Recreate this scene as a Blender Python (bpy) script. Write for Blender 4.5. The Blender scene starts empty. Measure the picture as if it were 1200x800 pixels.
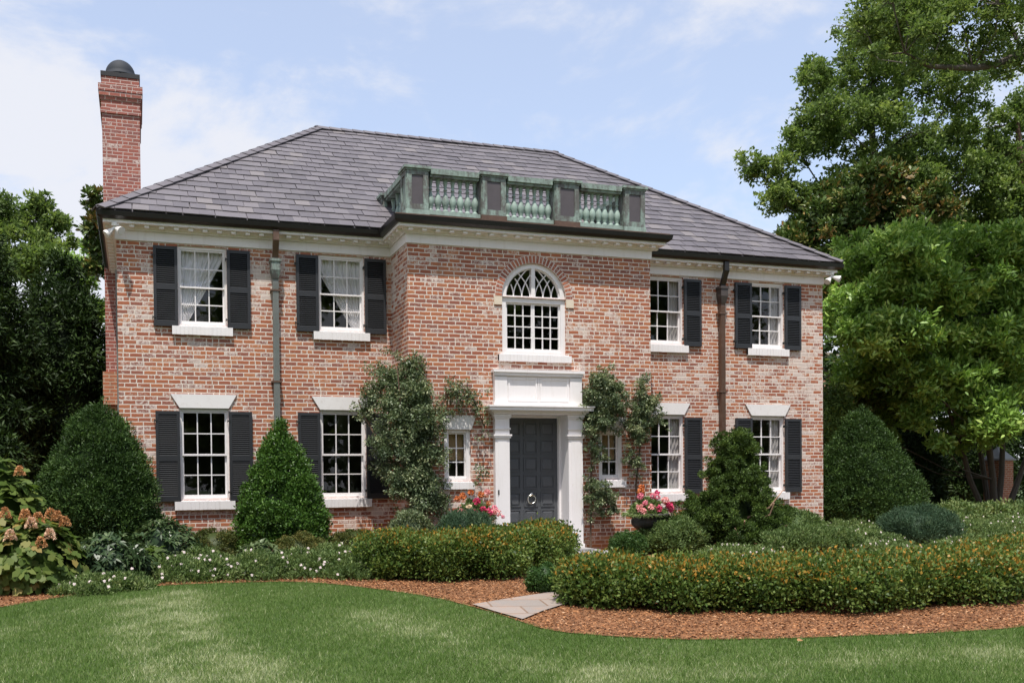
import bpy, bmesh, math, random
import numpy as np
from mathutils import Vector, Matrix
from mathutils.geometry import tessellate_polygon
random.seed(7); RNG = np.random.default_rng(11)
S = bpy.context.scene
COL = S.collection
R = math.radians

# ------------------------------------------------------------------ camera
cd = bpy.data.cameras.new('camera'); cam = bpy.data.objects.new('camera', cd); COL.objects.link(cam)
Cp = Vector((0.26228, -15.93526, 1.24673))
cR = Vector((0.95491682, -0.29667787, -0.01077553)); cU = Vector((0.01531982, 0.01299656, 0.99979818)); cF = Vector((0.29647795, 0.95488917, -0.01695568))
m = Matrix.Identity(4)
for i in range(3):
    m[i][0] = cR[i]; m[i][1] = cU[i]; m[i][2] = -cF[i]; m[i][3] = Cp[i]
cam.matrix_world = m
cd.sensor_width = 36.0; cd.lens = 1084.02 * 36 / 1200
cd.shift_x = (600 - 497.40) / 1200; cd.shift_y = (585.14 - 400) / 1200
cd.clip_start = 0.1; cd.clip_end = 2000
S.camera = cam

# ------------------------------------------------------------------ sky, sun, exposure
SUN_EL, SUN_AZ = R(70), R(202)          # azimuth clockwise from +Y: the sun stands behind the viewer's left shoulder
W = bpy.data.worlds.new('World'); S.world = W; W.use_nodes = True
nt = W.node_tree; nt.nodes.clear()
def N(t, nt, **kw):
    n = nt.nodes.new(t)
    for k, v in kw.items(): setattr(n, k, v)
    return n
sky = N('ShaderNodeTexSky', nt, sky_type='NISHITA', sun_disc=False, sun_elevation=SUN_EL, sun_rotation=SUN_AZ)
sky.air_density = 1.0; sky.dust_density = 1.2; sky.ozone_density = 1.0
tc = N('ShaderNodeTexCoord', nt)
mp = N('ShaderNodeMapping', nt); mp.inputs['Scale'].default_value = (1.0, 1.0, 1.9)
nt.links.new(tc.outputs['Generated'], mp.inputs['Vector'])
n1 = N('ShaderNodeTexNoise', nt); n1.inputs['Scale'].default_value = 4.2; n1.inputs['Detail'].default_value = 10; n1.inputs['Roughness'].default_value = 0.6; n1.inputs['Distortion'].default_value = 0.25
nt.links.new(mp.outputs[0], n1.inputs['Vector'])
sx = N('ShaderNodeSeparateXYZ', nt); nt.links.new(tc.outputs['Generated'], sx.inputs[0])
def mth(nt, op, a, b=None, c=None, clamp=False):
    n = nt.nodes.new('ShaderNodeMath'); n.operation = op; n.use_clamp = clamp
    for i, v in enumerate((a, b, c)):
        if v is None: continue
        if isinstance(v, (int, float)): n.inputs[i].default_value = v
        else: nt.links.new(v, n.inputs[i])
    return n.outputs[0]
# the cloud bank lies to the west (left) and low; the sky clears to the east and overhead
wx = mth(nt, 'MULTIPLY_ADD', sx.outputs['X'], -0.42, 0.27)
wz = mth(nt, 'MULTIPLY_ADD', sx.outputs['Z'], -1.25, 0.46)
cov = mth(nt, 'ADD', mth(nt, 'ADD', mth(nt, 'MULTIPLY_ADD', n1.outputs['Fac'], 2.9, -0.95), wx), wz)
ramp = N('ShaderNodeMapRange', nt, interpolation_type='SMOOTHSTEP'); ramp.inputs[1].default_value = 0.36; ramp.inputs[2].default_value = 0.92; ramp.inputs[3].default_value = 0.42; ramp.inputs[4].default_value = 0.95
nt.links.new(cov, ramp.inputs[0])
mix = N('ShaderNodeMix', nt, data_type='RGBA'); mix.inputs[7].default_value = (6.2, 6.3, 6.75, 1)
nt.links.new(ramp.outputs[0], mix.inputs[0]); 
gain = N('ShaderNodeMix', nt, data_type='RGBA', blend_type='MULTIPLY'); gain.inputs[0].default_value = 1.0; gain.inputs[7].default_value = (1.50, 1.66, 1.80, 1)
nt.links.new(sky.outputs[0], gain.inputs[6]); nt.links.new(gain.outputs[2], mix.inputs[6])
bg = N('ShaderNodeBackground', nt); bg.inputs['Strength'].default_value = 0.10
nt.links.new(mix.outputs[2], bg.inputs['Color'])
wo = N('ShaderNodeOutputWorld', nt); nt.links.new(bg.outputs[0], wo.inputs['Surface'])
sl = bpy.data.lights.new('sun', 'SUN'); sl.energy = 4.2; sl.angle = R(0.6); sl.color = (1.0, 0.95, 0.87)
sun = bpy.data.objects.new('sun', sl); COL.objects.link(sun)
sd = Vector((math.sin(SUN_AZ) * math.cos(SUN_EL), math.cos(SUN_AZ) * math.cos(SUN_EL), math.sin(SUN_EL)))
sun.rotation_euler = sd.to_track_quat('Z', 'Y').to_euler(); sun.location = (0, -20, 40)
S.view_settings.view_transform = 'Standard'; S.view_settings.look = 'None'; S.view_settings.gamma = 1; S.view_settings.use_curve_mapping = False
S.view_settings.exposure = 0.48
S.render.engine = 'CYCLES'
S.render.resolution_x = 1024; S.render.resolution_y = 682
S.cycles.max_bounces = 8; S.cycles.transparent_max_bounces = 12

# ------------------------------------------------------------------ materials
def mat(name):
    M = bpy.data.materials.new(name); M.use_nodes = True
    nt = M.node_tree; b = nt.nodes['Principled BSDF']
    return M, nt, b
def ramp_node(nt, fac, stops):
    r = nt.nodes.new('ShaderNodeValToRGB'); e = r.color_ramp.elements
    while len(e) < len(stops): e.new(0.5)
    for k, (p, c) in enumerate(stops):
        e[k].position = p; e[k].color = (*c, 1)
    nt.links.new(fac, r.inputs[0]); return r.outputs[0]
def mixc(nt, f, a, b, mode='MIX'):
    n = nt.nodes.new('ShaderNodeMix'); n.data_type = 'RGBA'; n.blend_type = mode
    for i, v in ((0, f), (6, a), (7, b)):
        if isinstance(v, (int, float)): n.inputs[i].default_value = v
        elif isinstance(v, tuple): n.inputs[i].default_value = (*v, 1)
        else: nt.links.new(v, n.inputs[i])
    return n.outputs[2]
def noise(nt, scale, detail=4, rough=0.55, vec=None, dist=0):
    n = nt.nodes.new('ShaderNodeTexNoise'); n.inputs['Scale'].default_value = scale; n.inputs['Detail'].default_value = detail
    n.inputs['Roughness'].default_value = rough; n.inputs['Distortion'].default_value = dist
    if vec is not None: nt.links.new(vec, n.inputs['Vector'])
    return n.outputs['Fac']
def pos(nt): return nt.nodes.new('ShaderNodeNewGeometry').outputs['Position']
def smooth(nt, v, a, b):
    n = nt.nodes.new('ShaderNodeMapRange'); n.interpolation_type = 'SMOOTHSTEP'; n.inputs[1].default_value = a; n.inputs[2].default_value = b
    nt.links.new(v, n.inputs[0]); return n.outputs[0]
def bump(nt, b, h, strength=0.4, dist=0.01):
    n = nt.nodes.new('ShaderNodeBump'); n.inputs['Strength'].default_value = strength; n.inputs['Distance'].default_value = dist
    nt.links.new(h, n.inputs['Height']); nt.links.new(n.outputs[0], b.inputs['Normal'])

def plain(name, col, rough=0.55, var=0.12, scale=6.0, metallic=0.0, dirt=None, bmp=0.0):
    M, nt, b = mat(name); p = pos(nt)
    f = noise(nt, scale, 5, 0.6, p)
    c = mixc(nt, f, tuple(max(0, x * (1 - var)) for x in col), tuple(min(1, x * (1 + var)) for x in col))
    if dirt:
        g = smooth(nt, noise(nt, scale * 2.3, 6, 0.7, p), 0.52, 0.72)
        c = mixc(nt, g, c, dirt)
    nt.links.new(c, b.inputs['Base Color']); b.inputs['Roughness'].default_value = rough; b.inputs['Metallic'].default_value = metallic
    if bmp: bump(nt, b, noise(nt, scale * 8, 5, 0.6, p), bmp, 0.01)
    return M

def brick_material(name, reds, wash=0.5, mortar=(0.70, 0.615, 0.54), bw=0.203, bh=0.0703, wash_x=True):
    M, nt, b = mat(name)
    g = nt.nodes.new('ShaderNodeNewGeometry')
    s = nt.nodes.new('ShaderNodeSeparateXYZ'); nt.links.new(g.outputs['Position'], s.inputs[0])
    sn = nt.nodes.new('ShaderNodeSeparateXYZ'); nt.links.new(g.outputs['True Normal'], sn.inputs[0])
    side = mth(nt, 'GREATER_THAN', mth(nt, 'ABSOLUTE', sn.outputs['X']), 0.5)
    top = mth(nt, 'GREATER_THAN', mth(nt, 'ABSOLUTE', sn.outputs['Z']), 0.7)
    u = mth(nt, 'ADD', mth(nt, 'MULTIPLY', s.outputs['X'], mth(nt, 'SUBTRACT', 1.0, side)), mth(nt, 'MULTIPLY', mth(nt, 'ADD', s.outputs['Y'], 0.1), side))
    v = mth(nt, 'ADD', mth(nt, 'MULTIPLY', s.outputs['Z'], mth(nt, 'SUBTRACT', 1.0, top)), mth(nt, 'MULTIPLY', s.outputs['Y'], top))
    wob = noise(nt, 9, 3, 0.6, g.outputs['Position']); wob2 = noise(nt, 23, 2, 0.5, g.outputs['Position'])
    u = mth(nt, 'ADD', u, mth(nt, 'MULTIPLY', mth(nt, 'SUBTRACT', wob2, 0.5), 0.018))
    v = mth(nt, 'ADD', v, mth(nt, 'MULTIPLY', mth(nt, 'SUBTRACT', wob, 0.5), 0.016))
    vr = mth(nt, 'DIVIDE', v, bh); row = mth(nt, 'FLOOR', vr); fv = mth(nt, 'SUBTRACT', vr, row)
    # every sixth course is headers; rows shift by half a brick with a little randomness
    rn = nt.nodes.new('ShaderNodeTexWhiteNoise'); rn.noise_dimensions = '1D'; nt.links.new(row, rn.inputs['W'])
    half = mth(nt, 'MULTIPLY', mth(nt, 'FLOORED_MODULO', row, 2.0), 0.5)
    ur = mth(nt, 'ADD', mth(nt, 'ADD', mth(nt, 'DIVIDE', u, bw), half), mth(nt, 'MULTIPLY', rn.outputs['Value'], 0.22))
    colu = mth(nt, 'FLOOR', ur); fu = mth(nt, 'SUBTRACT', ur, colu)
    cv = nt.nodes.new('ShaderNodeCombineXYZ'); nt.links.new(colu, cv.inputs[0]); nt.links.new(row, cv.inputs[1]); nt.links.new(side, cv.inputs[2])
    wn = nt.nodes.new('ShaderNodeTexWhiteNoise'); wn.noise_dimensions = '3D'; nt.links.new(cv.outputs[0], wn.inputs['Vector'])
    r1 = wn.outputs['Value']; rs = nt.nodes.new('ShaderNodeSeparateColor'); nt.links.new(wn.outputs['Color'], rs.inputs[0])
    # one stretcher in ten is really two headers
    isplit = mth(nt, 'LESS_THAN', rs.outputs[1], 0.13)
    du0 = mth(nt, 'MINIMUM', fu, mth(nt, 'SUBTRACT', 1.0, fu))
    dmid = mth(nt, 'ADD', mth(nt, 'ABSOLUTE', mth(nt, 'SUBTRACT', fu, 0.5)), mth(nt, 'MULTIPLY', mth(nt, 'SUBTRACT', 1.0, isplit), 9.0))
    du = mth(nt, 'MULTIPLY', mth(nt, 'MINIMUM', du0, dmid), bw)
    dv = mth(nt, 'MULTIPLY', mth(nt, 'MINIMUM', fv, mth(nt, 'SUBTRACT', 1.0, fv)), bh)
    d = mth(nt, 'MINIMUM', du, dv)
    d = mth(nt, 'ADD', d, mth(nt, 'MULTIPLY', mth(nt, 'SUBTRACT', noise(nt, 60, 3, 0.6, g.outputs['Position']), 0.5), 0.007))
    face = smooth(nt, d, 0.0060, 0.0095)
    n = len(reds); cr = ramp_node(nt, r1, [(k / n, c) for k, c in enumerate(reds)])
    cr.node.color_ramp.interpolation = 'CONSTANT'
    fine = noise(nt, 40, 4, 0.65, g.outputs['Position'])
    cr = mixc(nt, mth(nt, 'MULTIPLY', fine, 0.40), cr, (0.16, 0.055, 0.035))
    # old limewash left on the bricks: whole bricks and blotches
    big = noise(nt, 0.55, 3, 0.5, g.outputs['Position']); mid = noise(nt, 3.2, 4, 0.6, g.outputs['Position'])
    amt = mth(nt, 'ADD', mth(nt, 'MULTIPLY', mth(nt, 'SUBTRACT', big, 0.5), 0.9), mth(nt, 'MULTIPLY', mth(nt, 'SUBTRACT', mid, 0.5), 0.7))
    if wash_x: amt = mth(nt, 'ADD', amt, mth(nt, 'MULTIPLY', smooth(nt, s.outputs['X'], 9.0, 14.0), 0.17))
    amt = mth(nt, 'ADD', amt, wash - 0.5)
    blot = noise(nt, 24, 6, 0.74, g.outputs['Position'], 0.4)
    w1 = smooth(nt, mth(nt, 'ADD', mth(nt, 'ADD', blot, mth(nt, 'MULTIPLY', rs.outputs[0], 0.30)), mth(nt, 'MULTIPLY', amt, 0.75)), 0.66, 0.84)
    w1 = mth(nt, 'MULTIPLY', w1, 0.85)
    cr = mixc(nt, w1, cr, (0.66, 0.565, 0.51))
    mt = mixc(nt, noise(nt, 14, 4, 0.6, g.outputs['Position']), tuple(x * 0.80 for x in mortar), tuple(min(1, x * 1.12) for x in mortar))
    cr = mixc(nt, 0.07, cr, (.42, .25, .22)); c = mixc(nt, face, mt, cr)
    mp = nt.nodes.new('ShaderNodeMapping'); mp.inputs['Scale'].default_value = (5.5, 5.5, .35); nt.links.new(g.outputs['Position'], mp.inputs['Vector'])
    c = mixc(nt, mth(nt, 'MULTIPLY', smooth(nt, noise(nt, 1.0, 5, .65, mp.outputs[0]), .54, .74), .42), c, (0.20, 0.125, 0.10))
    # brick turns more orange towards the ground, with an uneven upper edge
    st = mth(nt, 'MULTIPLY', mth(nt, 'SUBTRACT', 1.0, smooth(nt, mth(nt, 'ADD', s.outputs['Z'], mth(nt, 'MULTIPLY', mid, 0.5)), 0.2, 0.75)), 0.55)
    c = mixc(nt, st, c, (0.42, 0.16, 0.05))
    nt.links.new(c, b.inputs['Base Color']); b.inputs['Roughness'].default_value = 0.85
    bump(nt, b, mth(nt, 'ADD', face, mth(nt, 'MULTIPLY', fine, 0.4)), 0.5, 0.006)
    return M
REDS = [(0.403, 0.116, 0.043), (0.336, 0.094, 0.041), (0.459, 0.149, 0.053), (0.286, 0.090, 0.053), (0.392, 0.127, 0.057), (0.493, 0.187, 0.073), (0.347, 0.094, 0.034), (0.246, 0.083, 0.052)]
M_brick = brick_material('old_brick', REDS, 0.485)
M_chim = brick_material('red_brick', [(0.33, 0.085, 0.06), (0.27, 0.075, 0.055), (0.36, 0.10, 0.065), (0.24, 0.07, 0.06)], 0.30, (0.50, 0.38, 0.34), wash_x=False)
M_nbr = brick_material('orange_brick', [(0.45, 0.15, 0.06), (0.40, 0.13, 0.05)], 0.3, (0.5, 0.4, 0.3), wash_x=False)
def paint_material():
    M, nt, b = mat('white_paint'); p = pos(nt)
    mp = nt.nodes.new('ShaderNodeMapping'); mp.inputs['Scale'].default_value = (9, 9, .8); nt.links.new(p, mp.inputs['Vector'])
    c = mixc(nt, noise(nt, 3, 5, .6, p), (.76, .725, .725), (.82, .785, .785))
    c = mixc(nt, mth(nt, 'MULTIPLY', smooth(nt, noise(nt, 1.4, 6, .7, mp.outputs[0]), .52, .72), .38), c, (.58, .53, .49))
    c = mixc(nt, mth(nt, 'MULTIPLY', smooth(nt, noise(nt, 14, 6, .75, p), .60, .72), .5), c, (.60, .55, .50))
    nt.links.new(c, b.inputs['Base Color']); b.inputs['Roughness'].default_value = .6; bump(nt, b, noise(nt, 60, 4, .6, p), .12, .004); return M
M_white = paint_material()
M_cream = plain('cream_stone', (0.68, 0.58, 0.46), 0.7, 0.10, 9)
M_lint = plain('painted_stone', (0.74, 0.71, 0.70), 0.65, 0.06, 5, dirt=(0.66, 0.62, 0.60))
M_shut = plain('charcoal_paint', (0.024, 0.025, 0.029), 0.45, 0.12, 4)
M_door = plain('slate_paint', (0.074, 0.078, 0.086), 0.45, 0.08, 3)
M_gut = plain('dark_bronze', (0.014, 0.012, 0.012), 0.35, 0.3, 3)
M_iron = plain('black_iron', (0.016, 0.017, 0.016), 0.55, 0.3, 12, bmp=0.3)
M_nick = plain('nickel', (0.70, 0.66, 0.58), 0.25, 0.05, 9, metallic=1.0)
M_cop_brown = plain('brown_copper', (0.105, 0.060, 0.040), 0.45, 0.35, 5, dirt=(0.16, 0.10, 0.07))
M_step = plain('bluestone', (0.30, 0.29, 0.29), 0.7, 0.15, 3, bmp=0.2)
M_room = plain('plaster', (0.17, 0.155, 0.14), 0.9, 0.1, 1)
M_dark = plain('soot', (0.012, 0.012, 0.014), 0.6, 0.2, 3)
M_cap = plain('blue_steel', (0.010, 0.014, 0.022), 0.75, 0.2, 3)
M_lamp = plain('white_enamel', (0.76, 0.74, 0.72), 0.35, 0.04, 4)
M_curt = None
def copper(name, brown_pos):
    M, nt, b = mat(name); g = nt.nodes.new('ShaderNodeNewGeometry'); p = g.outputs['Position']
    mp = nt.nodes.new('ShaderNodeMapping'); mp.inputs['Scale'].default_value = (1, 1, 0.35); nt.links.new(p, mp.inputs['Vector'])
    f = noise(nt, 7, 6, 0.68, mp.outputs[0]); f2 = noise(nt, 26, 4, 0.6, p)
    f = mth(nt, 'ADD', mth(nt, 'MULTIPLY', f, 0.75), mth(nt, 'MULTIPLY', f2, 0.25))
    c = ramp_node(nt, f, [(0.30, (0.060, 0.052, 0.048)), (brown_pos - 0.06, (0.115, 0.115, 0.105)), (brown_pos + 0.03, (0.20, 0.255, 0.225)), (0.72, (0.36, 0.48, 0.42))])
    nt.links.new(c, b.inputs['Base Color']); b.inputs['Roughness'].default_value = 0.65
    bump(nt, b, f2, 0.25, 0.01); return M
M_cop = copper('green_copper', 0.47)
M_cop2 = copper('mottled_copper', 0.53); M_panel = plain('purple_grey_lead', (.085, .072, .078), .5, .25, 5)
M_cop3 = copper('pale_verdigris', 0.36)
def slate_material():
    M, nt, b = mat('roof_slate'); a = nt.nodes.new('ShaderNodeAttribute'); a.attribute_name = 'tint'
    c = ramp_node(nt, a.outputs['Fac'], [(0.0, (0.080, 0.071, 0.082)), (0.5, (0.108, 0.096, 0.108)), (0.85, (0.130, 0.116, 0.128)), (1.0, (0.155, 0.137, 0.140))])
    p = pos(nt); f = noise(nt, 5, 6, 0.7, p)
    f3 = noise(nt, .8, 5, .65, p); c = mixc(nt, mth(nt, 'MULTIPLY', smooth(nt, f3, .52, .70), .35), c, (.062, .058, .060))
    c = mixc(nt, mth(nt, 'MULTIPLY', smooth(nt, f, 0.5, 0.75), 0.40), c, (0.15, 0.138, 0.134))
    nt.links.new(c, b.inputs['Base Color']); b.inputs['Roughness'].default_value = 0.6
    bump(nt, b, noise(nt, 40, 5, 0.6, p), 0.25, 0.006); return M
M_slate = slate_material()
def glass_material():
    M, nt, b = mat('window_glass'); nt.nodes.remove(b)
    gm = nt.nodes.new('ShaderNodeNewGeometry'); vd = nt.nodes.new('ShaderNodeVectorMath'); vd.operation = 'DOT_PRODUCT'
    nt.links.new(gm.outputs['Normal'], vd.inputs[0]); nt.links.new(gm.outputs['Incoming'], vd.inputs[1])
    c1 = mth(nt, 'SUBTRACT', 1.0, mth(nt, 'ABSOLUTE', vd.outputs['Value']), clamp=True)
    fr_ = mth(nt, 'MULTIPLY_ADD', mth(nt, 'POWER', c1, 5.0), 0.93, 0.065)      # both faces of a thin pane
    t = nt.nodes.new('ShaderNodeBsdfTransparent'); t.inputs[0].default_value = (0.99, 0.99, 0.99, 1)
    gl = nt.nodes.new('ShaderNodeBsdfGlossy'); gl.inputs['Roughness'].default_value = 0.015
    bm = nt.nodes.new('ShaderNodeBump'); bm.inputs['Strength'].default_value = 0.05; bm.inputs['Distance'].default_value = 0.02
    nt.links.new(noise(nt, 2.2, 2, 0.5, pos(nt)), bm.inputs['Height']); nt.links.new(bm.outputs[0], gl.inputs['Normal'])
    mx = nt.nodes.new('ShaderNodeMixShader'); nt.links.new(fr_, mx.inputs[0]); nt.links.new(t.outputs[0], mx.inputs[1]); nt.links.new(gl.outputs[0], mx.inputs[2])
    nt.links.new(mx.outputs[0], nt.nodes['Material Output'].inputs['Surface']); return M
M_glass = glass_material()
def cloth_material(name, col, trans):
    M, nt, b = mat(name); b.inputs['Base Color'].default_value = (*col, 1); b.inputs['Roughness'].default_value = 0.9
    t = nt.nodes.new('ShaderNodeBsdfTranslucent'); t.inputs[0].default_value = (*col, 1)
    mx = nt.nodes.new('ShaderNodeMixShader'); mx.inputs[0].default_value = trans
    nt.links.new(b.outputs[0], mx.inputs[1]); nt.links.new(t.outputs[0], mx.inputs[2]); nt.links.new(mx.outputs[0], nt.nodes['Material Output'].inputs['Surface']); return M
M_curt = cloth_material('sheer_cotton', (0.80, 0.775, 0.785), 0.2); M_curt2 = cloth_material('grey_linen', (0.50, 0.47, 0.46), 0.15)
M_blind = cloth_material('woven_bamboo', (0.42, 0.29, 0.15), 0.2)
def leaf_material(name, stops, rough=0.45, trans=0.22, spec=0.4):
    M, nt, b = mat(name); a = nt.nodes.new('ShaderNodeAttribute'); a.attribute_name = 'tint'
    c = ramp_node(nt, a.outputs['Fac'], stops)
    nt.links.new(c, b.inputs['Base Color']); b.inputs['Roughness'].default_value = rough; b.inputs['Specular IOR Level'].default_value = spec * .5
    t = nt.nodes.new('ShaderNodeBsdfTranslucent')
    tcx = mixc(nt, 1.0, c, (1.12, 1.22, 0.75), 'MULTIPLY'); nt.links.new(tcx, t.inputs[0])
    mx = nt.nodes.new('ShaderNodeMixShader'); mx.inputs[0].default_value = min(.4, trans * 1.35)
    nt.links.new(b.outputs[0], mx.inputs[1]); nt.links.new(t.outputs[0], mx.inputs[2]); nt.links.new(mx.outputs[0], nt.nodes['Material Output'].inputs['Surface']); return M
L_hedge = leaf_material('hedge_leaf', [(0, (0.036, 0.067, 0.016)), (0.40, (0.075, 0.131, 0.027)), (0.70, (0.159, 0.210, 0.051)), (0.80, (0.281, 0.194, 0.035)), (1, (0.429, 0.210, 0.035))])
L_yew = leaf_material('yew_leaf', [(0, (0.023, 0.048, 0.013)), (0.6, (0.049, 0.094, 0.023)), (1, (0.104, 0.172, 0.041))], 0.5, 0.12)
L_holly = leaf_material('holly_leaf', [(0, (0.032, 0.071, 0.013)), (0.6, (0.065, 0.140, 0.024)), (1, (0.133, 0.231, 0.047))], 0.35, 0.15, 0.6)
L_box = leaf_material('box_leaf', [(0, (0.039, 0.057, 0.014)), (0.6, (0.087, 0.104, 0.026)), (1, (0.210, 0.176, 0.054))], 0.5, 0.15)
L_ball = leaf_material('ball_leaf', [(0, (0.025, 0.059, 0.014)), (0.6, (0.050, 0.108, 0.026)), (1, (0.097, 0.162, 0.044))], 0.45, 0.15)
L_rhod = leaf_material('rhododendron_leaf', [(0, (0.024, 0.050, 0.020)), (0.6, (0.054, 0.090, 0.035)), (1, (0.128, 0.169, 0.073))], 0.35, 0.12, 0.6)
L_hydr = leaf_material('hydrangea_leaf', [(0, (0.045, 0.085, 0.015)), (0.6, (0.105, 0.155, 0.033)), (0.88, (0.180, 0.210, 0.057)), (1, (0.300, 0.220, 0.067))], 0.5, 0.28)
L_vine = leaf_material('vine_leaf', [(0, (0.068, 0.100, 0.050)), (0.6, (0.149, 0.195, 0.098)), (1, (0.361, 0.381, 0.215))], 0.4, 0.15, 0.55)
L_gc = leaf_material('groundcover_leaf', [(0, (0.074, 0.120, 0.039)), (0.6, (0.147, 0.214, 0.072)), (1, (0.268, 0.316, 0.129))], 0.55, 0.22)
L_jun = leaf_material('juniper_leaf', [(0, (0.034, 0.070, 0.037)), (0.6, (0.060, 0.107, 0.057)), (1, (0.111, 0.163, 0.083))], 0.55, 0.12)
L_conif = leaf_material('conifer_leaf', [(0, (0.034, 0.060, 0.015)), (0.6, (0.074, 0.125, 0.027)), (1, (0.172, 0.246, 0.051))], 0.5, 0.15)
L_oak = leaf_material('oak_leaf', [(0, (0.079, 0.124, 0.036)), (0.6, (0.152, 0.220, 0.059)), (1, (0.278, 0.337, 0.100))], 0.45, 0.28)
L_mag = leaf_material('magnolia_leaf', [(0, (0.115, 0.205, 0.040)), (0.6, (0.238, 0.383, 0.080)), (1, (0.481, 0.600, 0.168))], 0.38, 0.22, 0.55)
L_bull = leaf_material('bull_bay_leaf', [(0, (0.052, 0.094, 0.021)), (0.55, (0.108, 0.166, 0.044)), (0.82, (0.201, 0.190, 0.056)), (1, (0.401, 0.222, 0.076))], 0.32, 0.10, 0.6)
L_dkcon = leaf_material('dark_conifer_leaf', [(0, (0.014, 0.028, 0.008)), (0.6, (0.028, 0.054, 0.013)), (1, (0.058, 0.098, 0.023))], 0.55, 0.10)
L_grass = leaf_material('grass_blade', [(0, (0.087, 0.155, 0.033)), (0.45, (0.144, 0.232, 0.058)), (0.75, (0.282, 0.328, 0.134)), (1, (0.549, 0.562, 0.363))], 0.55, 0.25, 0.3)
def petal(name, c, tr=0.2):
    return cloth_material(name, c, tr)
P_white = petal('white_petal', (0.74, 0.63, 0.61)); P_pink = petal('pink_petal', (0.78, 0.26, 0.34)); P_hot = petal('magenta_petal', (0.66, 0.06, 0.17)); P_salm = petal('salmon_petal', (0.85, 0.42, 0.40)); P_oran = petal('orange_petal', (0.62, 0.20, 0.06)); P_cream = petal('cream_petal', (0.82, 0.66, 0.46)); P_rust = petal('faded_panicle', (0.55, 0.29, 0.13)); P_dead = petal('dry_leaf', (0.36, 0.19, 0.08)); P_pale = petal('pale_panicle', (0.72, 0.50, 0.36))
M_bark = plain('grey_bark', (0.085, 0.070, 0.055), 0.9, 0.35, 8, bmp=0.6)
M_bark2 = plain('brown_bark', (0.11, 0.065, 0.042), 0.9, 0.35, 10, bmp=0.6)
M_twig = plain('peeling_bark', (0.40, 0.25, 0.17), 0.8, 0.25, 10)
def soil_material():
    M, nt, b = mat('pine_bark_mulch'); p = pos(nt)
    f = noise(nt, 38, 6, 0.7, p, 0.6); f2 = noise(nt, 1.4, 3, 0.5, p)
    c = ramp_node(nt, f, [(0.3, (0.065, 0.028, 0.012)), (0.5, (0.24, 0.100, 0.036)), (0.72, (0.42, 0.190, 0.078))])
    c = mixc(nt, mth(nt, 'MULTIPLY', f2, 0.4), c, (0.15, 0.075, 0.038))
    nt.links.new(c, b.inputs['Base Color']); b.inputs['Roughness'].default_value = 0.95; bump(nt, b, f, 0.8, 0.02); return M
M_mulch = soil_material()
def flag_material():
    M, nt, b = mat('flagstone'); g = nt.nodes.new('ShaderNodeNewGeometry'); p = g.outputs['Position']
    mp = nt.nodes.new('ShaderNodeMapping'); mp.inputs['Rotation'].default_value = (0, 0, .22); nt.links.new(p, mp.inputs['Vector'])
    br = nt.nodes.new('ShaderNodeTexBrick'); nt.links.new(mp.outputs[0], br.inputs['Vector']); br.inputs['Scale'].default_value = 1.0; br.inputs['Brick Width'].default_value = .62; br.inputs['Row Height'].default_value = .46; br.inputs['Mortar Size'].default_value = .012
    br.inputs['Color1'].default_value = (.23, .20, .18, 1); br.inputs['Color2'].default_value = (.28, .23, .20, 1); br.inputs['Mortar'].default_value = (.17, .11, .075, 1)
    f = noise(nt, 5, 6, .7, p); c = mixc(nt, mth(nt, 'MULTIPLY', smooth(nt, f, .45, .75), .6), br.outputs['Color'], (.34, .205, .13))
    nt.links.new(c, b.inputs['Base Color']); b.inputs['Roughness'].default_value = .8; bump(nt, b, noise(nt, 30, 5, .6, p), .3, .01); return M
def chip_material():
    M, nt, b = mat('bark_chip'); a = nt.nodes.new('ShaderNodeAttribute'); a.attribute_name = 'tint'
    nt.links.new(ramp_node(nt, a.outputs['Fac'], [(0, (0.075, 0.032, 0.014)), (0.5, (0.30, 0.122, 0.042)), (0.85, (0.46, 0.215, 0.092)), (1, (0.46, 0.29, 0.17))]), b.inputs['Base Color'])
    b.inputs['Roughness'].default_value = 0.9; return M
M_chip = chip_material()
def lawn_material():
    M, nt, b = mat('lawn_soil'); p = pos(nt)
    f = noise(nt, 45, 5, 0.7, p); f2 = noise(nt, 0.9, 4, 0.55, p)
    c = ramp_node(nt, f, [(0.3, (0.030, 0.055, 0.012)), (0.7, (0.075, 0.115, 0.028))])
    c = mixc(nt, mth(nt, 'MULTIPLY', smooth(nt, f2, 0.45, 0.7), 0.5), c, (0.12, 0.14, 0.055))
    nt.links.new(c, b.inputs['Base Color']); b.inputs['Roughness'].default_value = 0.95; bump(nt, b, f, 0.6, 0.02); return M
M_lawn = lawn_material()
M_flag = flag_material()

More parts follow.
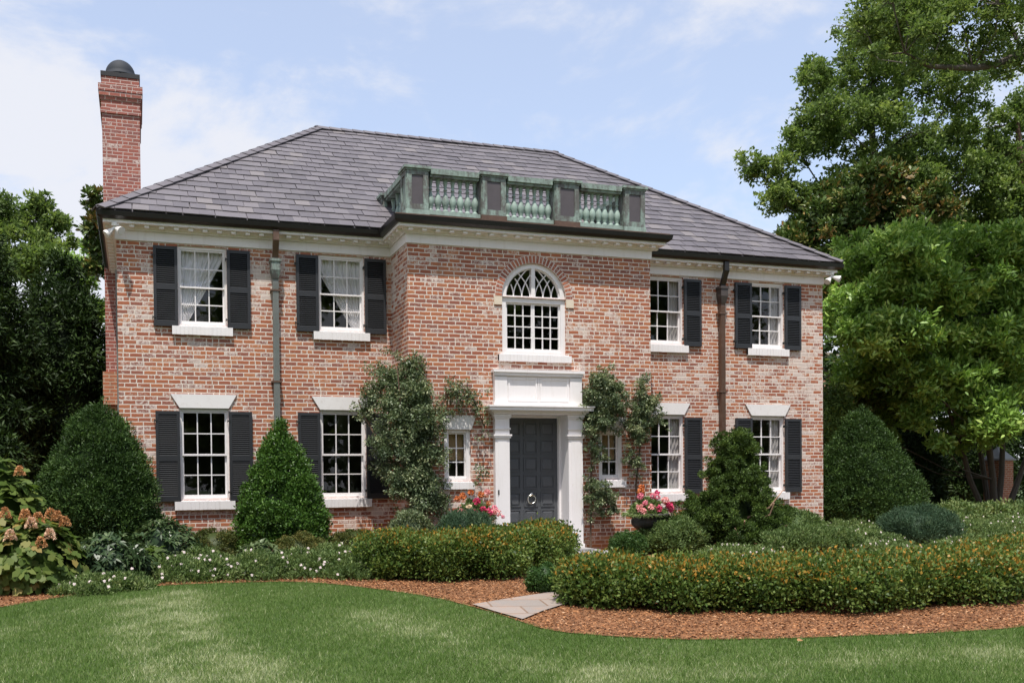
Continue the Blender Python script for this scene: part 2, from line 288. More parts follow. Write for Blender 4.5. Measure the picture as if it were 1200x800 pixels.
# ------------------------------------------------------------------ object helpers
class MB:
    """collects boxes, prisms, tubes and lathes in world coordinates, then links them as ONE mesh object"""
    def __init__(s): s.v = []; s.f = []; s.t = []; s.tint = 0.5
    def add(s, vs, fs):
        o = len(s.v); s.v += [tuple(p) for p in vs]; s.t += [s.tint] * len(vs); s.f += [tuple(i + o for i in f) for f in fs]; return s
    def box(s, x0, x1, y0, y1, z0, z1):
        return s.add([(x0,y0,z0),(x1,y0,z0),(x1,y1,z0),(x0,y1,z0),(x0,y0,z1),(x1,y0,z1),(x1,y1,z1),(x0,y1,z1)],
                     [(0,3,2,1),(4,5,6,7),(0,1,5,4),(1,2,6,5),(2,3,7,6),(3,0,4,7)])
    def hexa(s, p): return s.add(p, [(0,3,2,1),(4,5,6,7),(0,1,5,4),(1,2,6,5),(2,3,7,6),(3,0,4,7)])
    def quad(s, a, b, c, d): return s.add([a, b, c, d], [(0, 1, 2, 3)])
    def prism_y(s, poly, y0, y1):
        n = len(poly)
        return s.add([(x, y0, z) for x, z in poly] + [(x, y1, z) for x, z in poly],
                     [tuple(range(n)), tuple(range(2*n-1, n-1, -1))] + [(i, i+n, (i+1) % n + n, (i+1) % n) for i in range(n)])
    def tube(s, pts, rad, n=8, cap=True):
        pts = [Vector(p) for p in pts]; rad = rad if isinstance(rad, (list, tuple)) else [rad] * len(pts)
        vs = []; up = Vector((0.13, 0.31, 0.94))
        for i, p in enumerate(pts):
            d = (pts[min(i+1, len(pts)-1)] - pts[max(i-1, 0)]).normalized()
            a = d.cross(up if abs(d.dot(up)) < 0.95 else Vector((1, 0, 0))).normalized(); b = d.cross(a)
            for k in range(n):
                t = 2 * math.pi * k / n; vs.append(p + (a * math.cos(t) + b * math.sin(t)) * rad[i])
        fs = [(i*n+k, i*n+(k+1) % n, (i+1)*n+(k+1) % n, (i+1)*n+k) for i in range(len(pts)-1) for k in range(n)]
        if cap: fs += [tuple(range(n-1, -1, -1)), tuple(range((len(pts)-1)*n, len(pts)*n))]
        return s.add(vs, fs)
    def lathe(s, prof, c=(0, 0, 0), n=20, axis='z', sy=1.0):
        vs = []
        for r, h in prof:
            for k in range(n):
                t = 2 * math.pi * k / n; vs.append((c[0] + r*math.cos(t), c[1] + sy*r*math.sin(t), c[2] + h))
        fs = [(i*n+k, i*n+(k+1) % n, (i+1)*n+(k+1) % n, (i+1)*n+k) for i in range(len(prof)-1) for k in range(n)]
        fs += [tuple(range(n-1, -1, -1)), tuple(range((len(prof)-1)*n, len(prof)*n))]
        return s.add(vs, fs)
    def build(s, name, m, parent=None, loc=None, smooth=False):
        me = bpy.data.meshes.new(name); off = Vector(root_loc(parent) if loc is None else loc)
        me.from_pydata([Vector(p) - off if loc is None else Vector(p) for p in s.v], [], s.f)
        bm = bmesh.new(); bm.from_mesh(me); bmesh.ops.recalc_face_normals(bm, faces=bm.faces); bm.to_mesh(me); bm.free()
        me.materials.append(m)
        at = me.attributes.new('tint', 'FLOAT', 'POINT'); at.data.foreach_set('value', s.t)
        if smooth: me.polygons.foreach_set('use_smooth', [True] * len(me.polygons))
        o = bpy.data.objects.new(name, me); COL.objects.link(o)
        if parent: o.parent = parent
        if loc is not None: o.location = Vector(loc) - root_loc(parent)
        return o
def root_loc(p):
    v = Vector((0, 0, 0))
    while p is not None: v += p.location; p = p.parent
    return v
def tag(o, label=None, cat=None, group=None, kind=None):
    if label: o['label'] = label
    if cat: o['category'] = cat
    if group: o['group'] = group
    if kind: o['kind'] = kind
    return o
def empty(name, loc, label, cat, group=None):
    o = bpy.data.objects.new(name, None); o.location = loc; o.empty_display_size = 0.3; COL.objects.link(o)
    return tag(o, label, cat, group)
def copy_part(o, parent, loc):
    c = o.copy(); COL.objects.link(c); c.parent = parent; c.location = Vector(loc) - root_loc(parent)
    for ch in o.children:
        k = ch.copy(); COL.objects.link(k); k.parent = c
    return c
def g(y):                                   # the front lawn falls gently away from the house
    return 0.028 * (y + 2) if y < -2 else 0.0
def gv(y): return np.where(y < -2, 0.028 * (y + 2), 0.0)

# ---- foliage: many small leaf faces gathered in clumps
def unit(a): return a / np.maximum(np.linalg.norm(a, axis=1, keepdims=True), 1e-9)
class FM:
    def __init__(s): s.v = []; s.lv = []; s.ls = []; s.t = []; s.mi = []; s.nv = 0; s.nl = 0
    def leaves(s, P, A, Nn, L, Wd, tint, kind=4, mi=0, curl=0.12):
        n = len(P); A = unit(A); B = unit(np.cross(Nn, A)); C = np.cross(A, B)
        L = np.broadcast_to(np.asarray(L, float), (n,))[:, None]; Wd = np.broadcast_to(np.asarray(Wd, float), (n,))[:, None]
        if kind == 3: st = [(0, .5, 0), (0, -.5, 0), (1, 0, 0)]
        elif kind == 4: st = [(0, 0, 0), (.45, .5, .5), (1, 0, -1), (.45, -.5, .5)]
        elif kind == 6: st = [(0, 0, 0), (.3, .42, .4), (.68, .42, .3), (1, 0, -1), (.68, -.42, .3), (.3, -.42, .4)]
        else: st = [(0, 0, 0), (.12, .40, .2), (.40, .55, .5), (.46, .30, .4), (.74, .40, 0), (1, 0, -1), (.74, -.40, 0), (.46, -.30, .4), (.40, -.55, .5), (.12, -.40, .2)]
        k = len(st); V = np.empty((n, k, 3))
        for i, (a, b, c) in enumerate(st): V[:, i] = P + A * L * a + B * Wd * b + C * L * (c * curl)
        s.v.append(V.reshape(-1, 3)); s.lv.append(np.arange(n * k) + s.nv); s.ls.append(np.arange(n) * k + s.nl)
        s.t.append(np.repeat(np.clip(tint, 0, 1), k)); s.mi.append(np.full(n, mi)); s.nv += n * k; s.nl += n * k
        return s
    def raw(s, vs, fs, tint=0.2, mi=0):
        o = s.nv; s.v.append(np.asarray(vs, float)); s.t.append(np.full(len(vs), tint)); s.nv += len(vs)
        for f in fs:
            s.lv.append(np.asarray(f) + o); s.ls.append(np.array([s.nl])); s.mi.append(np.array([mi])); s.nl += len(f)
        return s
    def clumps(s, C, rad, n, L, Wd, tint=(0.5, 0.22, 0.2), out=0.8, up=0.25, flat=0.8, kind=4, shell=0.45, tipz=None, mi=0, curl=0.12, droop=0.0, soft=0.0):
        """n leaves shared between clump centres C with radii rad"""
        C = np.asarray(C, float); rad = np.broadcast_to(np.asarray(rad, float), (len(C),))
        w = rad ** 2; i = RNG.choice(len(C), n, p=w / w.sum())
        d = unit(RNG.normal(size=(n, 3)) + np.array([0, 0, up])); d2 = d * np.array([1, 1, flat])
        rr = rad[i] * (1 - shell * RNG.random(n) ** 1.4) * (1 + soft * np.abs(RNG.normal(size=n)))
        P = C[i] + d2 * rr[:, None]
        A = unit(d * out + RNG.normal(size=(n, 3)) * 0.55 + np.array([0, 0, up - droop]))
        Nn = unit(d * 0.6 + RNG.normal(size=(n, 3)) * 0.6 + np.array([0, 0, 0.45]))
        ct = RNG.normal(size=len(C)) * tint[1]
        tt = tint[0] + ct[i] + RNG.normal(size=n) * tint[2]
        if tipz is not None: tt = np.where(tipz(P) > RNG.random(n), 0.74 + 0.26 * RNG.random(n), np.minimum(tt, 0.70))
        sc = 0.7 + 0.6 * RNG.random(n)
        return s.leaves(P, A, Nn, L * sc, Wd * sc, tt, kind, mi, curl)
    def build(s, name, mats, parent=None, loc=(0, 0, 0)):
        """vertices are in world coordinates; the object's origin goes to loc (or to its parent's)"""
        off = np.array(root_loc(parent)) if parent else np.array(loc)
        V = np.concatenate(s.v) - off; me = bpy.data.meshes.new(name)
        me.vertices.add(len(V)); me.vertices.foreach_set('co', V.astype(np.float32).ravel())
        lv = np.concatenate(s.lv).astype(np.int32); me.loops.add(len(lv)); me.loops.foreach_set('vertex_index', lv)
        ls = np.concatenate(s.ls).astype(np.int32); me.polygons.add(len(ls)); me.polygons.foreach_set('loop_start', ls)
        for q in (mats if isinstance(mats, (list, tuple)) else [mats]): me.materials.append(q)
        me.polygons.foreach_set('material_index', np.concatenate(s.mi).astype(np.int32))
        me.update(calc_edges=True)
        at = me.attributes.new('tint', 'FLOAT', 'POINT'); at.data.foreach_set('value', np.concatenate(s.t).astype(np.float32))
        o = bpy.data.objects.new(name, me); COL.objects.link(o)
        if parent: o.parent = parent
        else: o.location = loc
        return o
def prof_r(profile, t): return np.interp(t, [p[0] for p in profile], [p[1] for p in profile])
def surf_points(c, rx, ry, h, profile, n, jit=0.12, lobes=5):
    """points on a bumpy solid of revolution standing at c; profile: (height fraction, radius fraction)"""
    ts = np.linspace(0, 1, 200); w = prof_r(profile, ts) + 0.06; t = RNG.choice(ts, n, p=w / w.sum()) + RNG.normal(size=n) * 0.004
    th = RNG.random(n) * 2 * np.pi; ph = RNG.random(6) * 6.28
    b = 1 + jit * (0.5 * np.sin(lobes * th + 5 * t + ph[0]) + 0.35 * np.sin((lobes + 3) * th - 11 * t + ph[1]) + 0.3 * np.sin(17 * t + 2 * th + ph[2]) + 0.5 * RNG.normal(size=n) * 0.6)
    r = prof_r(profile, np.clip(t, 0, 1)) * b
    return np.stack([c[0] + rx * r * np.cos(th), c[1] + ry * r * np.sin(th), c[2] + h * np.clip(t, 0.01, 1.02)], 1)
DOME = [(0, .80), (.15, .95), (.4, 1.0), (.65, .88), (.85, .58), (.96, .28), (1, .08)]
EGG = [(0, .72), (.12, .92), (.3, 1.0), (.48, .95), (.66, .77), (.80, .55), (.90, .36), (.97, .17), (1, .05)]
CONE = [(0, .74), (.12, .94), (.27, 1.0), (.45, .84), (.65, .57), (.82, .32), (.93, .14), (1, .03)]
def core(fm, c, rx, ry, h, profile, k=0.74):
    mb = MB(); mb.lathe([(rx * k * r, h * t * 0.93) for t, r in profile], c, 14, sy=ry / rx); fm.raw(mb.v, mb.f, 0.05)
def shrub(name, label, cat, c, rx, ry, h, profile, m, nclump, rc, nleaf, L, Wd, group=None, jit=0.12, stem=True, **kw):
    o = empty(name, c, label, cat, group); fm = FM()
    core(fm, c, rx, ry, h, profile)
    kw.setdefault('soft', .22)
    P = surf_points((c[0], c[1], c[2] + 0.02), rx - rc * .6, ry - rc * .6, h - rc * .7, profile, nclump, jit)
    fm.clumps(P, rc * (0.7 + 0.6 * RNG.random(nclump)), nleaf, L, Wd, **kw)
    k = max(8, nclump // 14); Q = P[RNG.choice(nclump, k)]; ax = np.array([c[0], c[1], c[2] + h * .3]); Q = Q + unit(Q - ax) * rc * (.5 + .8 * RNG.random((k, 1)))
    fm.clumps(Q, rc * .42, max(200, nleaf // 60), L, Wd, tint=(kw.get('tint', (.5,))[0] + .12, .1, .2), up=.7, soft=.3)          # stray shoots
    fm.build('foliage', m, o)
    if stem:
        mb = MB(); mb.tube([(c[0], c[1], c[2] - 0.05), (c[0] + .02, c[1], c[2] + h * .35), (c[0], c[1], c[2] + h * .7)], [0.05 * max(.5, h / 2), .035 * max(.5, h / 2), .01], 7); mb.build('stem', M_bark2, o)
    return o

# ================================================================== GROUND
def poly_sheet(name, pts, dz, m, kind='structure', thick=0.0):
    me = bpy.data.meshes.new(name); bm = bmesh.new()
    vs = [bm.verts.new((x, y, 0)) for x, y in pts]
    for t in tessellate_polygon([[Vector((x, y, 0)) for x, y in pts]]): bm.faces.new([vs[i] for i in t])
    bmesh.ops.bisect_plane(bm, geom=bm.verts[:] + bm.edges[:] + bm.faces[:], plane_co=(0, -2, 0), plane_no=(0, 1, 0))
    for v in bm.verts: v.co.z = g(v.co.y) + dz
    bmesh.ops.recalc_face_normals(bm, faces=bm.faces)
    if sum(f.normal.z for f in bm.faces) < 0: bmesh.ops.reverse_faces(bm, faces=bm.faces[:])
    bm.to_mesh(me); bm.free(); me.materials.append(m); o = bpy.data.objects.new(name, me); COL.objects.link(o)
    o['kind'] = kind; return o
mb = MB(); X0, X1 = -400, 400
mb.quad((X0, -400, g(-400)*.0 - 0.9), (X1, -400, -0.9), (X1, -34, -0.9), (X0, -34, -0.9)); mb.quad((X0, -34, -0.9), (X1, -34, -0.9), (X1, -2, 0), (X0, -2, 0)); mb.quad((X0, -2, 0), (X1, -2, 0), (X1, 900, 0), (X0, 900, 0))
lawn = mb.build('lawn', M_lawn); lawn['kind'] = 'structure'
EDGE = [(-3.2, -6.6), (-2.0, -5.5), (-1.21, -4.76), (-0.72, -4.26), (-0.07, -3.73), (0.66, -3.48), (1.31, -3.48), (2.08, -3.6), (2.59, -3.94), (2.95, -4.4), (3.4, -5.18), (3.64, -5.76), (3.78, -6.39), (3.86, -6.83), (3.91, -7.28), (3.98, -7.85), (4.3, -8.26), (4.94, -8.68), (5.69, -8.89), (6.51, -9.02), (7.38, -9.13), (8.41, -9.15), (10.2, -8.9), (13, -8.3), (17, -7.2)]
def smooth_line(pts, n=4):
    out = []; P = [Vector((*p, 0)) for p in pts]
    for i in range(len(P) - 1):
        a, b, c, d = P[max(i-1, 0)], P[i], P[i+1], P[min(i+2, len(P)-1)]
        for k in range(n):
            t = k / n
            q = 0.5 * ((2*b) + (c - a) * t + (2*a - 5*b + 4*c - d) * t*t + (3*b - a - 3*c + d) * t**3); out.append((q.x, q.y))
    return out + [pts[-1]]
edge = smooth_line(EDGE)
BED = edge + [(22, -6.5), (30, 6), (30, 14), (-8, 14), (-9, 0), (-5, -6.5)]
poly_sheet('mulch_bed', BED, 0.012, M_mulch)
PATH = [(3.80, -6.30), (4.35, -6.02), (5.0, -5.72), (5.9, -4.9), (6.4, -3.6), (6.45, -1.75), (7.6, -1.75), (7.65, -3.9), (7.0, -5.2), (6.0, -6.0), (5.2, -6.35), (4.75, -6.62), (4.35, -6.95), (3.95, -7.35), (3.86, -6.8)]
poly_sheet('path', PATH, 0.03, M_flag)
mb = MB()   # brick-toned edging of the path
def in_poly(x, y, poly):
    x = np.asarray(x); y = np.asarray(y); ins = np.zeros(x.shape, bool); n = len(poly)
    for i in range(n):
        xa, ya = poly[i]; xb, yb = poly[(i+1) % n]
        if ya == yb: continue
        c = ((ya > y) != (yb > y)) & (x < (xb - xa) * (y - ya) / (yb - ya) + xa); ins ^= c
    return ins

# ================================================================== HOUSE
WD, DP, B0, B1, PJ = 13.907, 8.28, 4.635, 9.24, -1.022
house = empty('brick_house', (WD / 2, DP / 2, 0), 'two-storey limewashed red brick house with grey slate hip roof and dark shutters', 'house')
ZF = 5.28
def wall_y(mb, x0, x1, z0, z1, y, holes, depth=0.12):
    """wall in the plane y with rectangular holes (hx0,hx1,hz0,hz1) and their reveals"""
    xs = sorted({x0, x1, *[h[0] for h in holes], *[h[1] for h in holes]}); zs = sorted({z0, z1, *[h[2] for h in holes], *[h[3] for h in holes]})
    for i in range(len(xs)-1):
        for j in range(len(zs)-1):
            cx, cz = (xs[i]+xs[i+1])/2, (zs[j]+zs[j+1])/2
            if any(h[0] < cx < h[1] and h[2] < cz < h[3] for h in holes): continue
            mb.quad((xs[i], y, zs[j]), (xs[i+1], y, zs[j]), (xs[i+1], y, zs[j+1]), (xs[i], y, zs[j+1]))
    for a, b, c, d in holes:
        mb.quad((a, y, c), (a, y+depth, c), (a, y+depth, d), (a, y, d)); mb.quad((b, y, c), (b, y, d), (b, y+depth, d), (b, y+depth, c))
        mb.quad((a, y, c), (b, y, c), (b, y+depth, c), (a, y+depth, c)); mb.quad((a, y, d), (a, y+depth, d), (b, y+depth, d), (b, y, d))
UX = [(0.955, 1.762), (3.318, 4.140)]; UX += [(WD - b, WD - a) for a, b in UX[::-1]]
UZ0, UZ1, LZ0, LZ1 = 3.93, 5.25, 1.02, 2.555
SX = [(5.255, 5.735), (13.907 - 5.735, 13.907 - 5.255)]; SZ0, SZ1 = 1.29, 2.165
CX = WD / 2 - 0.015; AR = 0.605; AX = (CX - AR, CX + AR); AZ0, AZS = 3.49, 4.47
DX = (6.41, 7.53); DZ1 = 2.43
wm = MB()
wall_y(wm, 0, B0, -0.3, ZF + .3, 0, [(a, b, UZ0, UZ1) for a, b in UX[:2]] + [(a, b, LZ0, LZ1) for a, b in UX[:2]])
wall_y(wm, B1, WD, -0.3, ZF + .3, 0, [(a, b, UZ0, UZ1) for a, b in UX[2:]] + [(a, b, LZ0, LZ1) for a, b in UX[2:]])
ARCH = [(AX[0], AX[1], AZ0, AZS)]
# bay front: the arch head is filled between the arc and the frieze
zt = AZS + AR + 0.05
wall_y(wm, B0, B1, -0.3, AZS, PJ, [(a, b, SZ0, SZ1) for a, b in SX] + [(DX[0]-.031, DX[1]+.031, -0.3, DZ1+.041)] + ARCH)
wm.quad((B0, PJ, AZS), (AX[0], PJ, AZS), (AX[0], PJ, zt), (B0, PJ, zt)); wm.quad((AX[1], PJ, AZS), (B1, PJ, AZS), (B1, PJ, zt), (AX[1], PJ, zt)); wm.quad((B0, PJ, zt), (B1, PJ, zt), (B1, PJ, ZF+.3), (B0, PJ, ZF+.3))
arc = [(CX - AR * math.cos(t), AZS + AR * math.sin(t)) for t in [math.pi * k / 32 for k in range(33)]]
for (xa, za), (xb, zb) in zip(arc, arc[1:]):
    wm.quad((xa, PJ, za), (xb, PJ, zb), (xb, PJ, zt), (xa, PJ, zt)); wm.quad((xa, PJ, za), (xa, PJ+.12, za), (xb, PJ+.12, zb), (xb, PJ, zb))
wm.quad((B0, PJ, -.3), (B0, 0, -.3), (B0, 0, ZF+.3), (B0, PJ, ZF+.3)); wm.quad((B1, PJ, -.3), (B1, PJ, ZF+.3), (B1, 0, ZF+.3), (B1, 0, -.3))
wm.quad((0, 0, -.3), (0, 0, ZF+.3), (0, DP, ZF+.3), (0, DP, -.3)); wm.quad((WD, 0, -.3), (WD, DP, -.3), (WD, DP, ZF+.3), (WD, 0, ZF+.3)); wm.quad((0, DP, -.3), (0, DP, ZF+.3), (WD, DP, ZF+.3), (WD, DP, -.3))
def build_noflip(mb, name, m, parent):   # open sheets: keep as built
    return mb.build(name, m, parent)
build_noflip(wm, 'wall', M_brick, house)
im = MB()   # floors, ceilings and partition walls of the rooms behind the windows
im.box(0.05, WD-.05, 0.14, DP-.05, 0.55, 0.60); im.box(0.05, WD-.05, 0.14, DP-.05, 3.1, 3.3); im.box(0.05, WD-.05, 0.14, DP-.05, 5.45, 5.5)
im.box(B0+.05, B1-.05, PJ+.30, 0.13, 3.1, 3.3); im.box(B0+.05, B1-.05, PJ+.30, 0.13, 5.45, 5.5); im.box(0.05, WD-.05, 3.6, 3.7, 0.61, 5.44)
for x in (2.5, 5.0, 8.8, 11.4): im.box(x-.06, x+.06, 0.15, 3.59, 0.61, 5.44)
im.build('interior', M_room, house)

# ---- eaves
OUT = [(0, 0), (B0, 0), (B0, PJ), (B1, PJ), (B1, 0), (WD, 0), (WD, DP), (0, DP)]
def off_ring(d):
    n = len(OUT); r = []
    for i in range(n):
        p, q, s = OUT[i-1], OUT[i], OUT[(i+1) % n]; v = [0, 0]
        for a, b in ((p, q), (q, s)):
            dx, dy = b[0]-a[0], b[1]-a[1]; l = math.hypot(dx, dy); v[0] += dy / l; v[1] += -dx / l
        r.append((q[0] + v[0]*d, q[1] + v[1]*d))
    return r
def sweep(mb, prof):
    rings = [off_ring(d) for d, z in prof]; n = len(OUT); k = len(prof)
    vs = [(x, y, prof[j][1]) for j in range(k) for x, y in rings[j]]
    mb.add(vs, [(j*n+i, j*n+(i+1) % n, ((j+1) % k)*n+(i+1) % n, ((j+1) % k)*n+i) for j in range(k) for i in range(n)]); return mb
fr = sweep(MB(), [(-.02, ZF), (.022, ZF), (.022, ZF+.150), (-.02, ZF+.150)]); fr.build('frieze', M_white, house)
co = sweep(MB(), [(-.02, ZF+.152), (.05, ZF+.152), (.055, ZF+.175), (.075, ZF+.20), (.10, ZF+.205), (.10, ZF+.222), (.20, ZF+.222), (.20, ZF+.275), (.225, ZF+.285), (.235, ZF+.335), (-.02, ZF+.335)])
cor = co.build('cornice', M_white, house)
ring = off_ring(.10); rest = MB(); dent = {}
for i in range(len(ring)):
    a, b = Vector((*ring[i], 0)), Vector((*ring[(i+1) % len(ring)], 0)); d = b - a; L = d.length; d.normalize(); nrm = Vector((d.y, -d.x, 0))
    n = max(1, round(L / 0.235)) if L > 0.5 else 1
    for k in range(n):
        c = a + d * (L * (k + .5) / n); q = [d*s_*0.038 + nrm*o_ for s_, o_ in ((-1, -.03), (1, -.03), (1, .065), (-1, .065))]
        if i in (5, 6) or (i == 7 and k < n - 18):            # right side and back of the house
            rest.hexa([(c.x+v.x, c.y+v.y, ZF+.178) for v in q] + [(c.x+v.x, c.y+v.y, ZF+.2215) for v in q]); continue
        if i in dent: copy_part(dent[i], cor, (c.x, c.y, ZF+.178))
        else: dent[i] = MB().hexa([(v.x, v.y, 0) for v in q] + [(v.x, v.y, .0435) for v in q]).build('dentil', M_white, cor, loc=(c.x, c.y, ZF+.178))
tag(rest.build('dentil_row', M_white, cor), kind='stuff')
gu = sweep(MB(), [(.17, ZF+.272), (.237, ZF+.272), (.285, ZF+.31), (.30, ZF+.385), (.275, ZF+.390), (.265, ZF+.345), (.17, ZF+.345)]); gu.build('gutter', M_gut, house)

# ---- roof: hip roof of separate lapped slates
E0 = 0.27; ZE = ZF + .40; RX = 4.141; RZ = 9.017; SL = (RZ - ZE) / (RX + E0)
rf = MB()
def clip_poly(poly, a, b):   # keep left of a->b
    out = []
    for i in range(len(poly)):
        p, q = poly[i-1], poly[i]
        sp = (b[0]-a[0])*(p[1]-a[1]) - (b[1]-a[1])*(p[0]-a[0]); sq = (b[0]-a[0])*(q[1]-a[1]) - (b[1]-a[1])*(q[0]-a[0])
        if (sp >= 0) != (sq >= 0):
            t = sp / (sp - sq); out.append((p[0] + (q[0]-p[0])*t, p[1] + (q[1]-p[1])*t))
        if sq >= 0: out.append(q)
    return out
def slates(origin, ax, slope_dir, outline, nrm, exp=0.262, w=0.262):
    """outline: convex polygon (s along eave, t up the slope)"""
    rows = int(max(p[1] for p in outline) / exp) + 1; s0 = min(p[0] for p in outline); s1 = max(p[0] for p in outline)
    for r in range(rows):
        n = int((s1 - s0) / w) + 2
        for k in range(n):
            a = s0 + (k - .5 * (r % 2)) * w + RNG.uniform(-.006, .006); t0 = r * exp + RNG.uniform(-.009, .007)
            q = [(a + .003, t0), (a + w - .003, t0), (a + w - .003, t0 + exp * 1.25), (a + .003, t0 + exp * 1.25)]
            for i in range(len(outline)):
                if len(q) < 3: break
                q = clip_poly(q, outline[i], outline[(i+1) % len(outline)])
            if len(q) < 3: continue
            rf.tint = float(np.clip(RNG.normal(.5, .28), 0, 1))
            th = 0.016 + RNG.uniform(0, .005); base = []; topv = []
            for s, t in q:
                lift = 0.014 + 0.006 * math.sin(s * 1.7 + t * .9) - 0.030 * (t - t0) / (exp * 1.25) * 0.62
                p = origin + ax * s + slope_dir * t + nrm * lift; base.append(p); topv.append(p + nrm * th)
            m_ = len(q)
            rf.add(topv + base, [tuple(range(m_))] + [(i, i + m_, (i+1) % m_ + m_, (i+1) % m_) for i in range(m_)])
LX = WD + 2 * E0; run = RX + E0; sl_len = math.hypot(run, RZ - ZE); k_ = run / sl_len; h_ = (RZ - ZE) / sl_len
tr = [(0, 0), (LX, 0), (LX - run, sl_len), (run, sl_len)]
slates(Vector((-E0, -E0, ZE)), Vector((1, 0, 0)), Vector((0, k_, h_)), tr, Vector((0, -h_, k_)))
DPX = DP + 2 * E0; tri = [(0, 0), (DPX, 0), (DPX / 2, sl_len)]
slates(Vector((-E0, DP + E0, ZE)), Vector((0, -1, 0)), Vector((k_, 0, h_)), tri, Vector((-h_, 0, k_)))
slates(Vector((WD + E0, -E0, ZE)), Vector((0, 1, 0)), Vector((-k_, 0, h_)), tri, Vector((h_, 0, k_)))
slates(Vector((WD + E0, DP + E0, ZE)), Vector((-1, 0, 0)), Vector((0, -k_, h_)), tr, Vector((0, h_, k_)), .55, .6)
# under-roof boarding
rf.tint = 0.1; e = E0; A, B, Cc, D = (-e, -e, ZE-.01), (WD+e, -e, ZE-.01), (WD+e, DP+e, ZE-.01), (-e, DP+e, ZE-.01); r0, r1 = (RX, DP/2, RZ-.02), (WD-RX, DP/2, RZ-.02)
rf.quad(A, B, r1, r0); rf.quad(Cc, D, r0, r1); rf.add([B, Cc, r1], [(0, 1, 2)]); rf.add([D, A, r0], [(0, 1, 2)])
roof = rf.build('roof', M_slate, house)
hc = MB()
def caps(a, b, n, n1, n2, w=0.15, th=0.02):
    a, b = Vector(a), Vector(b); d = (b - a) / n
    for k in range(n):
        p, q = a + d * k, a + d * (k + 1.12); hc.tint = float(np.clip(RNG.normal(.55, .2), 0, 1))
        for nn in (n1, n2):
            nn = Vector(nn).normalized(); sd_ = nn.cross(d).normalized()
            if sd_.z > 0: sd_ = -sd_
            up0, up1 = nn * 0.030, nn * 0.016
            hc.hexa([p + up0, q + up1, q + up1 + sd_ * w, p + up0 + sd_ * w, p + up0 + nn*th, q + up1 + nn*th, q + up1 + nn*th + sd_ * w, p + up0 + nn*th + sd_ * w])
FN, LN, RN, BN = (0, -h_, k_), (-h_, 0, k_), (h_, 0, k_), (0, h_, k_); up_ = 0.02
caps((-E0, -E0, ZE+up_), (RX, DP/2, RZ+up_), 24, FN, LN); caps((WD+E0, -E0, ZE+up_), (WD-RX, DP/2, RZ+up_), 24, FN, RN); caps((-E0, DP+E0, ZE+up_), (RX, DP/2, RZ+up_), 24, BN, LN); caps((WD+E0, DP+E0, ZE+up_), (WD-RX, DP/2, RZ+up_), 24, BN, RN); caps((RX, DP/2, RZ+up_), (WD-RX, DP/2, RZ+up_), 22, FN, BN)
hc.build('ridge_cap', M_slate, roof)
dk = MB(); dk.box(B0 - .26, B1 + .26, PJ - .26, 0.05, ZF + .36, ZF + .415); dk.build('bay_deck', M_cop_brown, house)

# ---- chimney
ch = MB(); CY0, CY1 = 3.4, 4.9
def ring_box(mb, o, z0, z1): mb.box(-.285 - o, .425 + o, CY0 - o, CY1 + o, z0, z1)
ring_box(ch, 0, -0.3, 8.60); ring_box(ch, .028, 8.602, 8.70); ring_box(ch, .012, 8.702, 8.86); ring_box(ch, .030, 8.862, 8.93); ring_box(ch, .052, 8.932, 9.02); ring_box(ch, .062, 9.022, 9.16); ring_box(ch, 0.0, 9.162, 9.33)
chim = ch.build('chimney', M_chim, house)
sh_ = MB(); sh_.box(-.285 - .055, -.062, CY0 - .26, CY0 - .002, 2.86, 3.50); sh_.box(-.30, -.09, CY0-.16, CY0-.002, 2.72, 2.858); sh_.build('brick_shoulder', M_nbr, chim)
cp = MB(); ring_box(cp, .015, 9.332, 9.42); cp.build('cap_band', M_dark, chim)
fl = MB(); n = 14
prof = [(.295 * math.cos(t), .29 * math.sin(t)) for t in [math.pi/2*k/8 for k in range(8)]] + [(0.02, .27)]
fl.lathe([(.31, 0), (.31, .03)] + [(r, z * 1.1 + .035) for r, z in prof], (0.07, CY0 + .29, 9.421), 24); fl.build('flue_hood', M_cap, chim, smooth=True)

# ---- windows
def frame_rect(mb, x0, x1, z0, z1, y0, y1, w, wb=None, wt=None):
    wb = wb or w; wt = wt or w
    mb.box(x0, x0+w, y0, y1, z0, z1); mb.box(x1-w, x1, y0, y1, z0, z1); mb.box(x0+w+.001, x1-w-.001, y0, y1, z0, z0+wb); mb.box(x0+w+.001, x1-w-.001, y0, y1, z1-wt, z1)
def sash(win, x0, x1, z0, z1, y, cols, rows, w=0.03, wb=None, wt=None):
    mb = MB(); frame_rect(mb, x0, x1, z0, z1, y, y+.035, w, wb, wt); wb = wb or w; wt = wt or w
    gx0, gx1, gz0, gz1 = x0+w, x1-w, z0+wb, z1-wt; mw = 0.009
    for k in range(1, cols): xx = gx0 + (gx1-gx0)*k/cols; mb.box(xx-mw, xx+mw, y+.004, y+.03, gz0, gz1)
    for k in range(1, rows):
        zz = gz0 + (gz1-gz0)*k/rows
        for c in range(cols):
            a = gx0 + (gx1-gx0)*c/cols + (mw if c else 0) + .0005; b = gx0 + (gx1-gx0)*(c+1)/cols - (mw if c < cols-1 else 0) - .0005
            mb.box(a, b, y+.004, y+.03, zz-mw, zz+mw)
    mb.build('sash', M_white, win)
    gl = MB(); gl.quad((gx0-.005, y+.017, gz0-.005), (gx1+.005, y+.017, gz0-.005), (gx1+.005, y+.017, gz1+.005), (gx0-.005, y+.017, gz1+.005)); gl.build('pane', M_glass, win)
